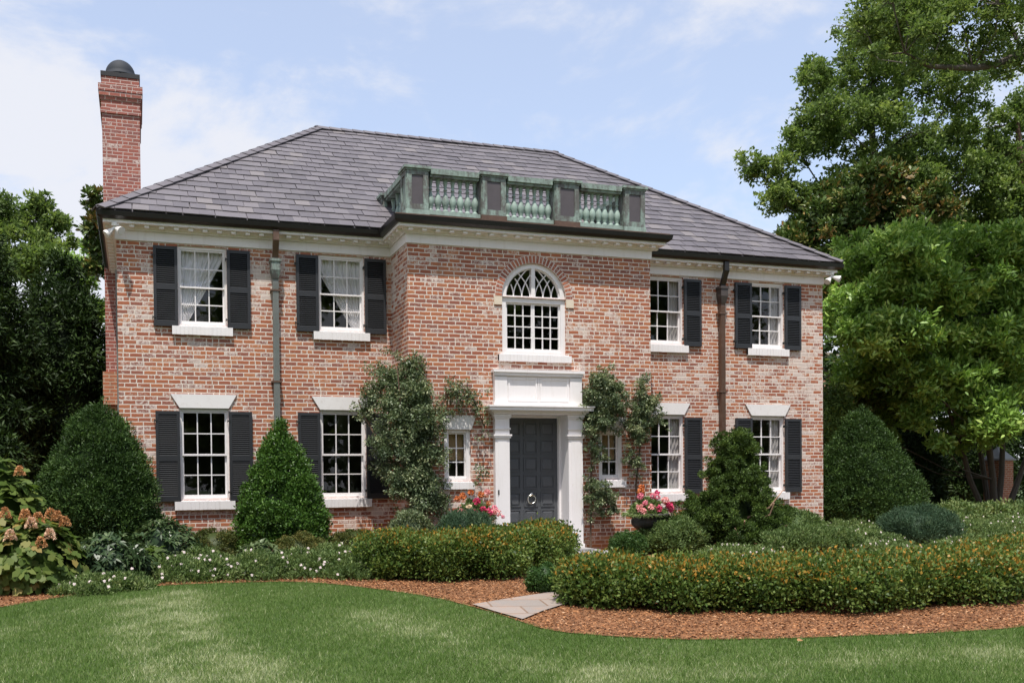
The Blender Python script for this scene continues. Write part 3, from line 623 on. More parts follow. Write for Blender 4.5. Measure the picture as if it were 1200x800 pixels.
def brick_sill(win, x0, x1, z0, z1, y, out=0.06, bricks=True):
    mb = MB()
    if bricks:
        n = max(3, round((x1-x0)/.068)); st = (x1-x0)/n
        for k in range(n): mb.box(x0+k*st+.002, x0+(k+1)*st-.002, y-out+RNG.uniform(-.003, .003), y+.10, z0+RNG.uniform(-.002, .002), z1-.018)
        mb.box(x0+.002, x1-.002, y-out+.006, y+.098, z0+.008, z1-.022)
        mb.box(x0+.04, x1-.04, y-out+.03, y+.11, z1-.0175, z1)
    else: mb.box(x0, x1, y-out, y+.10, z0, z1)
    mb.build('sill', M_white, win)
def drape(win, x0, x1, z0, z1, y, right_bound, left_bound, folds, m=None, amp=0.013, name='curtain'):
    mb = MB(); nu, nv = folds * 8, 18; vs = []
    for j in range(nv+1):
        z = z1 + (z0 - z1) * j / nv; t = j / nv; a = x0 + (x1-x0)*left_bound(t); b = x0 + (x1-x0)*right_bound(t)
        for i in range(nu+1):
            u = i / nu; vs.append((a + (b-a)*u, y + amp*math.sin(u*folds*2*math.pi + 0.6*math.sin(u*9)) + .25*amp*math.sin(u*folds*5.1+1), z))
    mb.add(vs, [(j*(nu+1)+i, j*(nu+1)+i+1, (j+1)*(nu+1)+i+1, (j+1)*(nu+1)+i) for j in range(nv) for i in range(nu)]); mb.build(name, m or M_curt, win, smooth=True)
def window(name, x0, x1, z0, z1, y, sill, lintel=None, curtain=None):
    win = empty('window', (0, 0, 0), None, None); win.parent = house; win.location = (0, 0, 0)
    mb = MB(); frame_rect(mb, x0, x1, z0, z1, y+.035, y+.12, .038, .03, .05); mb.build('frame', M_white, win)
    zm = (z0 + z1) / 2 - .01
    sash(win, x0+.039, x1-.039, zm-.018, z1-.051, y+.05, 3, 2, .026)
    sash(win, x0+.039, x1-.039, z0+.031, zm+.016, y+.087, 3, 2, .026, .055)
    brick_sill(win, x0-.10, x1+.085, sill[0], sill[1], y)
    if lintel:
        mb = MB(); mb.prism_y([(x0+.005, lintel[0]), (x1-.0, lintel[0]), (x1+.135, lintel[1]), (x0-.14, lintel[1])], y-.025, y+.115); mb.build('lintel', M_lint, win)
    cx0, cx1, cz0, cz1 = x0+.03, x1-.03, z0+.03, z1-.05
    if curtain == 'swept_left': drape(win, cx0, cx1, cz0, cz1, y+.137, lambda t: 1.0 if t < .08 else max(.12, 1.0 - (t-.08)*0.92), lambda t: 0.0, 9)
    if curtain == 'swept_right': drape(win, cx0, cx1, cz0, cz1, y+.137, lambda t: 1.0, lambda t: 0.0 if t < .18 else min(.86, (t-.18)*0.98), 9)
    if curtain == 'side': drape(win, cx0, cx1, cz0, cz1, y+.15, lambda t: 1.0, lambda t: 0.70, 3, M_curt2, .016)
    return win
CUR_U = ['swept_left', 'swept_right', 'side', 'side']; CUR_L = [None, None, 'side', 'side']
for (a, b), cu, cl in zip(UX, CUR_U, CUR_L):
    window('window', a, b, UZ0, UZ1, 0, (3.768, 3.925), None, cu)
    window('window', a, b, LZ0, LZ1, 0, (.855, 1.015), (2.555, 2.785), cl)
for a, b in SX:   # the two small lights beside the door
    win = empty('side_window', (0, 0, 0), None, None); win.parent = house
    mb = MB(); frame_rect(mb, a, b, SZ0, SZ1, PJ+.03, PJ+.12, .075, .05, .05); mb.build('frame', M_white, win)
    sash(win, a+.076, b-.076, SZ0+.051, SZ1-.051, PJ+.06, 2, 3, .022, .035)
    brick_sill(win, a-.03, b+.045, 1.150, 1.285, PJ, .055)
    mb = MB(); mb.prism_y([(a-.005, 2.167), (b+.005, 2.167), (b+.10, 2.41), (a-.075, 2.41)], PJ-.022, PJ+.115); mb.build('lintel', M_lint, win)
    drape(win, a+.08, b-.08, SZ0+.36, SZ1-.05, PJ+.16, lambda t: 1, lambda t: 0, 3, M_blind, .004, 'blind')
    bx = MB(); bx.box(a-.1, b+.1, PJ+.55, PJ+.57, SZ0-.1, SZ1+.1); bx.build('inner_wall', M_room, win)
# the arched window over the door
win = empty('arched_window', (0, 0, 0), None, None); win.parent = house
def arch_band(mb, r0, r1, y0, y1, zc, n=32, a0=0, a1=math.pi, cx=CX):
    for k in range(n):
        t0, t1 = a0 + (a1-a0)*k/n, a0 + (a1-a0)*(k+1)/n
        P = lambda r, t, y: (cx - r*math.cos(t), y, zc + r*math.sin(t))
        mb.hexa([P(r0, t0, y0), P(r1, t0, y0), P(r1, t0, y1), P(r0, t0, y1), P(r0, t1, y0), P(r1, t1, y0), P(r1, t1, y1), P(r0, t1, y1)])
mb = MB(); arch_band(mb, AR-.085, AR, PJ+.03, PJ+.12, AZS); mb.box(AX[0], AX[0]+.085, PJ+.03, PJ+.12, AZ0, AZS); mb.box(AX[1]-.085, AX[1], PJ+.03, PJ+.12, AZ0, AZS)
mb.box(AX[0]+.086, AX[1]-.086, PJ+.03, PJ+.12, AZ0, AZ0+.05); mb.box(AX[0]+.086, AX[1]-.086, PJ+.028, PJ+.12, AZS-.085, AZS+.03); mb.box(CX-.035, CX+.035, PJ+.034, PJ+.12, AZS+.031, AZS+AR-.08); mb.build('frame', M_white, win)
for a, b in ((AX[0]+.086, CX-.002), (CX+.002, AX[1]-.086)): sash(win, a, b, AZ0+.051, AZS-.086, PJ+.06, 3, 4, .03, .05)
mb = MB(); ri = AR - .084     # interlaced gothic tracery in the fan
for sgn in (-1, 1):
    x_in, x_out = CX + sgn*.036, CX + sgn*ri; wv = x_out - x_in
    def curve(xa, xb, bow):
        pts = []
        for k in range(11):
            t = k/10; xx = xa + (xb-xa)*(t**1.9); zz = AZS + .03 + .52*t*0.98
            if (xx-CX)**2 + (zz-AZS)**2 > ri**2: break
            pts.append((xx, PJ+.075, zz))
        if len(pts) > 1: mb.tube(pts, .011, 5)
    for f0, f1 in ((.34, -.25), (.67, .05), (.98, .36), (0.02, .75), (.34, 1.05), (.66, 1.3)): curve(x_in + wv*f0, x_in + wv*f1, 0)
frame_arc = MB(); arch_band(frame_arc, ri-.02, ri+.0005, PJ+.055, PJ+.10, AZS+.0, 24); frame_arc.build('tracery_ring', M_white, win)
mb.build('tracery', M_white, win)
gl = MB(); fan = [(CX - ri*math.cos(math.pi*k/24), PJ+.09, AZS + ri*math.sin(math.pi*k/24)) for k in range(25)]; gl.add(fan, [tuple(range(25))]); gl.build('pane', M_glass, win)
brick_sill(win, AX[0]-.085, AX[1]+.085, 3.352, 3.488, PJ, .06)
va = MB()
nv = 31
for k in range(nv):
    t0 = math.pi * (k + .16) / nv; t1 = math.pi * (k + .84) / nv; va.tint = RNG.random()
    P = lambda r, t, y: (CX - r*math.cos(t), y, AZS + r*math.sin(t))
    r0, r1 = AR + .006, AR + .128 + RNG.uniform(-.004, .004); y0 = PJ - .009 + RNG.uniform(-.002, .002)
    va.hexa([P(r0, t0, y0), P(r1, t0, y0), P(r1, t0, PJ+.05), P(r0, t0, PJ+.05), P(r0, t1, y0), P(r1, t1, y0), P(r1, t1, PJ+.05), P(r0, t1, PJ+.05)])
Mv, nv_, bv = mat('arch_brick'); at_ = nv_.nodes.new('ShaderNodeAttribute'); at_.attribute_name = 'tint'
nv_.links.new(mixc(nv_, smooth(nv_, noise(nv_, 26, 5, .7, pos(nv_)), .52, .70), ramp_node(nv_, at_.outputs['Fac'], [(0, (.24, .075, .05)), (.5, (.34, .10, .055)), (1, (.42, .15, .08))]), (.56, .46, .42)), bv.inputs['Base Color']); bv.inputs['Roughness'].default_value = .85
va.build('brick_arch', Mv, win)
mo = MB(); arch_band(mo, AR+.001, AR+.134, PJ-.006, PJ+.04, AZS); mo.build('arch_mortar', plain('lime_mortar', (.62, .55, .50), .9, .1, 20), win)
for s_ in (-1, 1):
    mb = MB(); a, b = sorted((CX + s_*(AR+.004), CX + s_*(AR+.15))); mb.box(a, b, PJ-.02, PJ+.05, AZS-.145, AZS-.005); mb.build('impost_block', M_cream, win)

# ---- shutters (louvred, with mid rail), copied
def make_shutter(x, z0, z1, midf):
    h = z1 - z0; w = .387; mb = MB(); zm = h * midf
    mb.box(0, .048, -.04, 0, 0, h); mb.box(w-.048, w, -.04, 0, 0, h); mb.box(.0485, w-.0485, -.04, 0, 0, .085); mb.box(.0485, w-.0485, -.04, 0, h-.055, h); mb.box(.0485, w-.0485, -.04, 0, zm-.045, zm+.045)
    mb.box(.047, w-.047, -.006, -.001, .08, h-.05)
    for za, zb in ((.085, zm-.045), (zm+.045, h-.055)):
        n = round((zb-za)/.034); st = (zb-za)/n
        for k in range(n):
            z = za + st*(k+.5); mb.hexa([(.047, -.036, z-.016), (w-.047, -.036, z-.016), (w-.047, -.006, z+.010), (.047, -.006, z+.010), (.047, -.036, z-.010), (w-.047, -.036, z-.010), (w-.047, -.006, z+.016), (.047, -.006, z+.016)])
    o = mb.build('shutter', M_shut, house, loc=(x, -.012, z0))
    for zz in (.13, h-.17):
        hb = MB(); hb.box(-.018, .03, -.048, -.0405, zz, zz+.022); hb.box(-.024, -.016, -.05, .03, zz-.012, zz+.034)
        hg = hb.build('hinge', M_iron, o, loc=(0, 0, 0)); hg.location = (0, 0, 0)
    return o
US = [.570, 1.760, 2.931, 4.140]; US += [WD - x - .387 for x in US[::-1]]
su = make_shutter(US[0], 3.900, 5.214, .49); sw = make_shutter(US[0], 1.0, 2.5, .475)
for x in US[1:]: copy_part(su, house, (x, -.012, 3.900)); copy_part(sw, house, (x, -.012, 1.0))

# ---- door and its surround
ds = empty('door_surround', (0, 0, 0), None, None); ds.parent = house
PF = PJ - .10
for a, b in ((6.145, DX[0]), (DX[1], 7.805)):
    mb = MB(); inner = (a, b)
    mb.box(a, b, PF, PJ+.05, .10, DZ1); mb.box(a-.02, b+.02, PF-.02, PJ-.001, .0, .16)
    mb.box(a+.05, b-.05, PF-.008, PF-.001, .30, 1.96)
    for z0, z1, o_ in ((2.02, 2.05, .022), (2.055, 2.085, .035), (2.17, 2.195, .018), (2.36, 2.385, .018), (2.39, 2.428, .03)): mb.box(a-o_, b+o_, PF-o_, PJ-.001, z0, z1)
    mb.build('pilaster', M_white, ds)
mb = MB(); yd = -.73
mb.box(DX[0]-.03, DX[0]-.0005, PJ+.051, yd+.1, .1, DZ1); mb.box(DX[1]+.0005, DX[1]+.03, PJ+.051, yd+.1, .1, DZ1); mb.box(DX[0]-.03, DX[1]+.03, PJ+.003, yd+.1, DZ1+.001, DZ1+.04)
mb.box(DX[1]-.035, DX[1]-.001, yd-.07, yd+.05, .1, DZ1); mb.box(DX[0]+.001, DX[0]+.035, yd-.07, yd+.05, .1, DZ1); mb.box(DX[0]+.036, DX[1]-.036, yd-.07, yd+.05, DZ1-.03, DZ1-.001)
mb.build('door_frame', M_white, ds)
mb = MB()
for z0, z1, o_ in ((2.432, 2.462, .05), (2.464, 2.492, .085), (2.494, 2.548, .145), (2.550, 2.575, .165)): mb.box(6.145-o_, 7.805+o_, PF-o_, PJ-.001, z0, z1)
mb.build('door_cornice', M_white, ds)
mb = MB(); mb.box(6.15, 7.80, PJ-.07, PJ-.001, 2.577, 3.195)
mb.box(6.15, 6.38, PJ-.098, PJ-.0705, 2.60, 3.08); mb.box(7.57, 7.80, PJ-.098, PJ-.0705, 2.60, 3.08)
mb.box(6.135, 7.815, PJ-.105, PJ-.0711, 2.577, 2.64); mb.box(6.13, 7.82, PJ-.12, PJ-.0712, 3.10, 3.15); mb.box(6.115, 7.835, PJ-.145, PJ+.0, 3.152, 3.20)
mb.box(6.9625, 6.9875, PJ-.086, PJ-.0706, 2.65, 3.09)
for a, b in ((6.40, 6.95), (7.0, 7.55)): frame_rect(mb, a, b, 2.66, 3.07, PJ-.084, PJ-.0706, .035)
mb.build('over_panel', M_white, ds)
mb = MB(); mb.box(DX[0]+.036, DX[1]-.036, yd, yd+.05, .12, DZ1-.031)
nx, nz = 3, 7; x0_, x1_, z0_, z1_ = DX[0]+.07, DX[1]-.07, .17, DZ1-.07
for i in range(nx):
    for j in range(nz):
        a, b = x0_ + (x1_-x0_)*i/nx + .03, x0_ + (x1_-x0_)*(i+1)/nx - .03; c, d = z0_ + (z1_-z0_)*j/nz + .026, z0_ + (z1_-z0_)*(j+1)/nz - .026
        frame_rect(mb, a, b, c, d, yd-.014, yd-.0005, .018)
        mb.hexa([(a+.035, yd-.0006, c+.035), (b-.035, yd-.0006, c+.035), (b-.035, yd-.0006, d-.035), (a+.035, yd-.0006, d-.035), (a+.05, yd-.012, c+.05), (b-.05, yd-.012, c+.05), (b-.05, yd-.012, d-.05), (a+.05, yd-.012, d-.05)])
door = mb.build('door', M_door, house)
mb = MB(); mb.tube([(6.97 + .075*math.sin(t), yd-.045, .955 + .075*math.cos(t)) for t in [2*math.pi*k/20 for k in range(21)]], .011, 8, False); mb.lathe([(.0, -.03), (.022, -.02), (.026, 0), (.02, .022), (0, .03)], (6.97, yd-.035, 1.04), 10); mb.box(6.95, 6.99, yd-.03, yd-.015, 1.0, 1.06); mb.build('knocker', M_nick, door)
mb = MB(); mb.box(6.185, 6.21, PF-.014, PF-.0085, 1.05, 1.13); mb.build('doorbell', M_iron, ds)
st_ = MB(); st_.box(5.9, 8.05, -2.05, PJ-.0, -.1, .06); st_.box(6.15, 7.80, -1.55, PJ+.0, .062, .10); st_.box(DX[0]+.001, DX[1]-.001, PJ+.001, yd+.05, .0, .118); st_.build('doorstep', M_step, house)
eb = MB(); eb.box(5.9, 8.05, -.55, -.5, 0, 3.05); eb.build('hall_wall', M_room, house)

# ---- balustrade over the bay
bal = empty('balustrade', (0, 0, 0), None, None); bal.parent = house
ZB, ZT = 5.74, 6.575; YB = PJ + .0; BW = .40
PED = [(4.625, 5.04), (5.975, 6.445), (7.355, 7.845), (8.72, 9.165)]
def pedestal(x0, x1, y0, y1, mid):
    mb = MB(); m0 = .0
    mb.box(x0, x1, y0, y1, ZB, ZB+.11)
    mb.build('pedestal_base', M_cop_brown if mid else M_cop3, bal)
    mb = MB(); i = .022; a, b, c, d = x0+i, x1-i, y0+i, y1-i; zz0, zz1 = ZB+.112, ZT-.075
    mb.box(a, b, c, d, zz0, zz1); frame_rect(mb, a, b, zz0, zz1, c-.018, c-.0005, .085, .09, .07)
    pm = MB(); pm.box(a+.088, b-.088, c-.004, c-.0004, zz0+.093, zz1-.073)
    for xx, s_ in ((a, -1), (b, 1)):   # raised frame on the side faces
        xo = sorted((xx + s_*.0005, xx + s_*.016)); mb.box(*xo, c+.0, c+.07, zz0, zz1); mb.box(*xo, d-.07, d, zz0, zz1); mb.box(*xo, c+.071, d-.071, zz0, zz0+.09); mb.box(*xo, c+.071, d-.071, zz1-.07, zz1)
    pb = mb.build('pedestal', M_cop2, bal); pm.build('panel', M_panel, pb)
    mb = MB(); mb.box(x0-.005, x1+.005, y0-.005, y1+.005, ZT-.073, ZT-.045); mb.box(x0-.03, x1+.03, y0-.03, y1+.03, ZT-.043, ZT); mb.build('pedestal_cap', M_cop, bal)
for i, (a, b) in enumerate(PED): pedestal(a, b, YB, YB+.36, i in (1, 2))
PY = 0.55
pedestal(4.625, 5.0, PY, PY+.36, False); pedestal(8.79, 9.165, PY, PY+.36, False)
bprof = [(.048, 0), (.048, .035), (.036, .045), (.030, .065), (.050, .115), (.062, .17), (.058, .225), (.038, .285), (.024, .34), (.021, .37), (.034, .38), (.034, .395), (.021, .405), (.026, .45), (.034, .50), (.038, .515), (.038, .525), (.025, .535), (.044, .548), (.044, .565)]
bmb = MB(); bmb.lathe([(r*1.05, h*1.0) for r, h in bprof], (0, 0, 0), 12)
first = None; ybm = YB + .16; zb0 = ZB + .125
spots = []
for (a0, a1), (b0, b1) in zip(PED, PED[1:]):
    for k in range(7): spots.append((a1 + (b0 - a1) * (k + .5) / 7, ybm))
for xx in (4.80, 8.99):
    for k in range(4): spots.append((xx, YB + .36 + (PY - YB - .36) * (k + .5) / 4))
for x, y in spots:
    if first is None: first = bmb.build('baluster', M_cop3, bal, loc=(x, y, zb0), smooth=True)
    else: copy_part(first, bal, (x, y, zb0))
for (a0, a1), (b0, b1) in zip(PED, PED[1:]):
    mb = MB(); mb.box(a1+.001, b0-.001, YB+.06, YB+.26, ZB+.06, ZB+.124); mb.build('bottom_rail', M_cop3, bal)
    mb = MB(); mb.box(a1+.031, b0-.031, YB+.05, YB+.27, ZT-.142, ZT-.105); mb.box(a1+.031, b0-.031, YB+.02, YB+.30, ZT-.103, ZT-.012); mb.build('top_rail', M_cop, bal)
for xx in (4.80, 8.99):
    mb = MB(); mb.box(xx-.10, xx+.10, YB+.362, PY-.002, ZB+.06, ZB+.124); mb.build('bottom_rail', M_cop3, bal)
    mb = MB(); mb.box(xx-.11, xx+.11, YB+.392, PY-.032, ZT-.142, ZT-.105); mb.box(xx-.14, xx+.14, YB+.392, PY-.032, ZT-.103, ZT-.012); mb.build('top_rail', M_cop, bal)

# ---- downspouts
def downspout(x, pipe_m, head_m, top_m):
    o = empty('downspout', (0, 0, 0), None, None); o.parent = house
    mb = MB(); z0 = ZF + .30
    def seg(p, q, w=.05, d=.035): 
        (ya, za), (yb, zb) = p, q
        mb.hexa([(x-w, ya-d, za), (x+w, ya-d, za), (x+w, ya+d, za), (x-w, ya+d, za), (x-w, yb-d, zb), (x+w, yb-d, zb), (x+w, yb+d, zb), (x-w, yb+d, zb)])
    seg((-.225, ZF+.10), (-.225, ZF+.272)); seg((-.10, ZF-.16), (-.225, ZF+.098)); seg((-.10, ZF-.29), (-.10, ZF-.162)); mb.build('elbow', top_m, o)
    mb = MB(); mb.box(x-.095, x+.095, -.19, -.012, 5.045, 5.09); mb.box(x-.08, x+.08, -.175, -.013, 4.90, 5.044)
    mb.hexa([(x-.05, -.14, 4.76), (x+.05, -.14, 4.76), (x+.05, -.014, 4.76), (x-.05, -.014, 4.76), (x-.08, -.175, 4.899), (x+.08, -.175, 4.899), (x+.08, -.014, 4.899), (x-.08, -.014, 4.899)]); mb.build('leader_head', head_m, o)
    mb = MB(); mb.box(x-.048, x+.048, -.125, -.035, .02, 4.759)
    for k in range(5): xx = x - .036 + k*.018; mb.box(xx-.004, xx+.004, -.131, -.1255, .05, 4.70)
    mb.build('pipe', pipe_m, o)
    for z in (3.0, 1.2, 4.55):
        mb = MB(); mb.box(x-.085, x+.085, -.137, -.1315, z, z+.03); mb.box(x-.085, x-.05, -.131, -.001, z+.001, z+.029); mb.box(x+.05, x+.085, -.131, -.001, z+.001, z+.029); mb.build('strap', M_cop_brown, o)
M_lead = plain('weathered_lead', (.155, .165, .155), .6, .35, 3, dirt=(.12, .15, .14))
downspout(2.565, M_lead, M_cop2, M_cop_brown); downspout(11.42, M_cop_brown, plain('dark_lead_head', (.07, .055, .05), .5, .3, 6), M_gut)
o = empty('corner_pipe', (0, 0, 0), None, None); o.parent = house
mb = MB(); mb.tube([(-.035, 2.2, 0.02), (-.035, 2.2, 5.27)], .03, 8); mb.build('pipe', M_lead, o)
# ---- floodlights under the two front corners of the eaves
for x, s_ in ((-.02, 1), (13.98, 1)):
    o = empty('floodlight', (0, 0, 0), None, None); o.parent = house; z = ZF + .17; y = -.17
    mb = MB(); mb.lathe([(.05, 0), (.05, .05)], (x, y, z), 14); mb.tube([(x, y, z), (x, y, z-.04)], .018, 8); mb.build('base', M_lamp, o)
    for dx, dz, dy in ((-.13, -.12, -.03), (.10, -.07, -.12)):
        a = Vector((x, y, z - .03)); d = Vector((dx, dy, dz)).normalized()
        mb = MB(); mb.tube([a, a + d*.05, a + d*.09, a + d*.16, a + d*.185], [.022, .028, .042, .066, .068], 14); mb.tube([a + d*.1851, a + d*.187], .058, 12); mb.build('lamp_head', M_lamp, o, smooth=False)


# ================================================================== HEDGES, SHRUBS AND FLOWERS
def spine_pts(sp, n):
    P = np.array(sp, float); seg = np.linalg.norm(np.diff(P[:, :2], axis=0), axis=1); cum = np.r_[0, np.cumsum(seg)]
    t = RNG.random(n) * cum[-1]; return np.stack([np.interp(t, cum, P[:, i]) for i in range(P.shape[1])], 1), t, cum
def hedge(name, label, sp, h, nclump, nleaf, group, m=None, rc=.14, L=.042, Wd=.026):
    """clipped but shaggy hedge along a spine of (x, y, half width)"""
    m = m or L_hedge; c0 = sp[len(sp)//2]; o = empty(name, (c0[0], c0[1], g(c0[1])), label, 'hedge', group); fm = FM()
    q, t, cum = spine_pts(sp, nclump); P = np.array(sp, float)
    d = np.stack([np.interp(t + .05, cum, P[:, i]) - np.interp(t - .05, cum, P[:, i]) for i in (0, 1)], 1); d /= np.maximum(np.linalg.norm(d, axis=1, keepdims=True), 1e-6)
    nrm = np.stack([d[:, 1], -d[:, 0]], 1); a = RNG.random(nclump) * np.pi * 1.5 - .25 * np.pi
    wob = 1 + .14 * np.sin(t * 3.1) + .13 * np.sin(t * 7.7 + 1) + .09 * RNG.normal(size=nclump)
    ca, sa = np.cos(a), np.sin(a); e = 0.62
    ox = np.sign(ca) * np.abs(ca) ** e * (q[:, 2] - rc * .7) * wob; oz = np.sign(sa) * np.abs(sa) ** e * (h * .52 - rc * .5) * (1 + .12 * np.sin(t * 4.3 + 2) + .09 * np.sin(t * 9.1) + .07 * RNG.normal(size=nclump))
    base = gv(q[:, 1]); C = np.stack([q[:, 0] + nrm[:, 0] * ox, q[:, 1] + nrm[:, 1] * ox, base + h * .50 + oz], 1)
    # round ends
    for k, s_ in ((0, -1), (-1, 1)):
        ne = nclump // 9; dd = P[1, :2] - P[0, :2] if k == 0 else P[-1, :2] - P[-2, :2]; dd /= np.linalg.norm(dd); r = P[k, 2] - rc * .7
        th = RNG.normal(size=(ne, 3)); th = unit(th); hx = th[:, 0:1] * np.array([[-dd[1], dd[0]]]) * r + np.abs(th[:, 1:2]) * s_ * dd * r * .8
        C = np.vstack([C, np.c_[P[k, :2] + hx, g(P[k, 1]) + h * .5 + np.sign(th[:, 2]) * np.abs(th[:, 2]) ** .7 * (h * .52 - rc * .5)]])
    C[:, 2] = np.maximum(C[:, 2], gv(C[:, 1]) + .07)
    top = lambda p: np.clip((p[:, 2] - gv(p[:, 1]) - h * .68) / (h * .36), 0, 1) * np.clip(.20 + .36 * np.sin(p[:, 0] * 2.3 + 1) * np.sin(p[:, 0] * 5.1 + p[:, 1] * 3), .05, .6)
    fm.clumps(C, rc * (.7 + .7 * RNG.random(len(C))), nleaf, L, Wd, tint=(.50, .18, .20), up=.45, flat=.85, tipz=top, shell=.6, soft=.25)
    k = nclump // 5; i = RNG.choice(len(C), k); st = C[i] + np.c_[RNG.normal(size=(k, 2)) * .05, rc * .8 + .05 * RNG.random(k)]; st = st[st[:, 2] > gv(st[:, 1]) + h * .7]; fm.clumps(st, .045, len(st) * 16, L, Wd * .9, tint=(.66, .1, .2), up=1.0)   # stray shoots
    # inner leaves and branches that keep one from seeing through
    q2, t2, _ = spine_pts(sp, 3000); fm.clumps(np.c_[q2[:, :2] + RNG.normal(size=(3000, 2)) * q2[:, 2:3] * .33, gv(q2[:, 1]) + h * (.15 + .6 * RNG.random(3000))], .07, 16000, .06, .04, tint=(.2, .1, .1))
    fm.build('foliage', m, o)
    mb = MB()
    for k in range(int(cum[-1] / .3)):
        tt = cum[-1] * (k + .5) / int(cum[-1] / .3); x, y, w = [float(np.interp(tt, cum, P[:, i])) for i in range(3)]
        for j in range(3):
            aa = RNG.random() * 6.28; r = w * .6 * RNG.random(); mb.tube([(x, y, g(y)-.03), (x + r*.4*math.cos(aa), y + r*.4*math.sin(aa), g(y) + h*.3), (x + r*math.cos(aa), y + r*math.sin(aa), g(y) + h*.75)], [.012, .009, .003], 5)
    mb.build('stems', M_bark2, o); return o
GH = 'flowering hedges along the front bed'
hedge('hedge', 'short shaggy hedge with orange new tips left of the flagstone path', [(3.55, -3.35, .50), (4.3, -3.75, .62), (5.0, -3.95, .60)], .54, 360, 62000, GH)
hedge('hedge', 'hedge end bending back toward the pilaster of the front door', [(5.45, -3.45, .52), (6.0, -2.9, .52), (6.55, -2.35, .46)], .52, 320, 52000, GH)
hedge('hedge', 'long shaggy hedge with orange new tips right of the flagstone path', [(5.20, -6.50, .44), (6.2, -7.05, .64), (7.6, -7.42, .68), (9.2, -7.38, .68), (11.0, -6.85, .68), (13.4, -5.9, .7)], .44, 1500, 260000, GH, rc=.15)

def conifer_stem(o): pass
shrub('yew', 'big dark egg-shaped yew at the left corner of the house', 'shrub', (-.28, -1.15, 0), .83, .82, 2.50, EGG, L_yew, 1100, .13, 120000, .050, .016, tint=(.42, .18, .2), up=.5, out=1.0, shell=.6)
shrub('yew', 'big dark pointed yew beyond the right corner of the house', 'shrub', (15.72, .9, 0), 1.30, 1.2, 2.82, [(0, .9), (.12, 1.0), (.25, 1.02), (.42, .89), (.6, .66), (.76, .42), (.88, .23), (.96, .10), (1, .03)], L_yew, 1200, .13, 120000, .055, .018, tint=(.45, .16, .2), up=.5, out=1.0, shell=.6, jit=.07)
shrub('holly', 'bright green cone-shaped holly between the two left windows', 'shrub', (2.50, -1.0, 0), .70, .68, 2.30, CONE, L_holly, 620, .11, 80000, .046, .024, tint=(.5, .16, .22), up=.4, shell=.55, jit=.10)
shrub('boxwood', 'low clipped boxwood under the first ground-floor window', 'shrub', (1.44, -.95, 0), .58, .42, .56, DOME, L_box, 240, .07, 26000, .026, .015, tint=(.45, .15, .2), up=.5, shell=.6, jit=.05, group='low clipped boxwoods at the foot of the wall')
shrub('boxwood', 'brownish flat-topped boxwood mound in front of the cone-shaped holly', 'shrub', (2.62, -1.9, 0), .50, .44, .50, DOME, L_box, 240, .06, 26000, .026, .014, tint=(.68, .12, .2), up=.5, shell=.6, jit=.04, group='low clipped boxwoods at the foot of the wall')
shrub('boxwood', 'low clipped boxwood under the vine-side shutter, left of the hedge', 'shrub', (3.62, -1.25, 0), .45, .40, .52, DOME, L_box, 220, .06, 24000, .026, .015, tint=(.5, .12, .2), up=.5, shell=.6, jit=.05, group='low clipped boxwoods at the foot of the wall')
shrub('boxwood', 'small round boxwood ball at the end of the long hedge by the path', 'shrub', (5.02, -5.55, g(-5.55)), .20, .20, .36, DOME, L_ball, 90, .05, 9000, .026, .015, tint=(.5, .12, .2), up=.4, jit=.05)
shrub('boxwood', 'round boxwood ball below the right flower urn', 'shrub', (8.08, -2.2, 0), .30, .30, .43, DOME, L_ball, 160, .05, 16000, .024, .013, tint=(.5, .12, .2), up=.4, jit=.05)
shrub('broadleaf_shrub', 'loose rounded green shrub right of the urn, under the window', 'shrub', (9.08, -1.95, 0), .56, .5, .62, DOME, L_gc, 240, .10, 26000, .05, .018, tint=(.40, .15, .2), up=.6, jit=.14)
shrub('broadleaf_shrub', 'loose rounded grey-green shrub at the foot of the right house corner', 'shrub', (11.9, -1.55, 0), .56, .5, .70, DOME, L_gc, 240, .10, 26000, .05, .018, tint=(.36, .15, .2), up=.6, jit=.14)
shrub('broadleaf_shrub', 'dusty green shrub between the twisted cypress and the long hedge', 'shrub', (10.9, -3.2, g(-3.2)), .85, .5, .50, DOME, L_gc, 240, .10, 26000, .05, .018, tint=(.36, .15, .2), up=.6, jit=.16)
shrub('juniper', 'blue-green feathery juniper in front of the left flower urn', 'shrub', (5.18, -2.25, 0), .52, .42, .82, DOME, L_jun, 260, .09, 30000, .055, .008, tint=(.5, .15, .2), up=.8, jit=.14)
shrub('juniper', 'dark feathery juniper mound beyond the long hedge, before the pointed yew', 'shrub', (14.3, -2.1, 0), .76, .6, .72, DOME, L_jun, 320, .10, 36000, .06, .009, tint=(.42, .15, .2), up=.8, jit=.12)
shrub('spurge', 'pale grey-green bushy plant at the foot of the large climbing vine', 'shrub', (4.42, -1.75, 0), .34, .26, .86, DOME, L_vine, 150, .08, 9000, .045, .018, tint=(.55, .15, .2), up=.8, jit=.16)
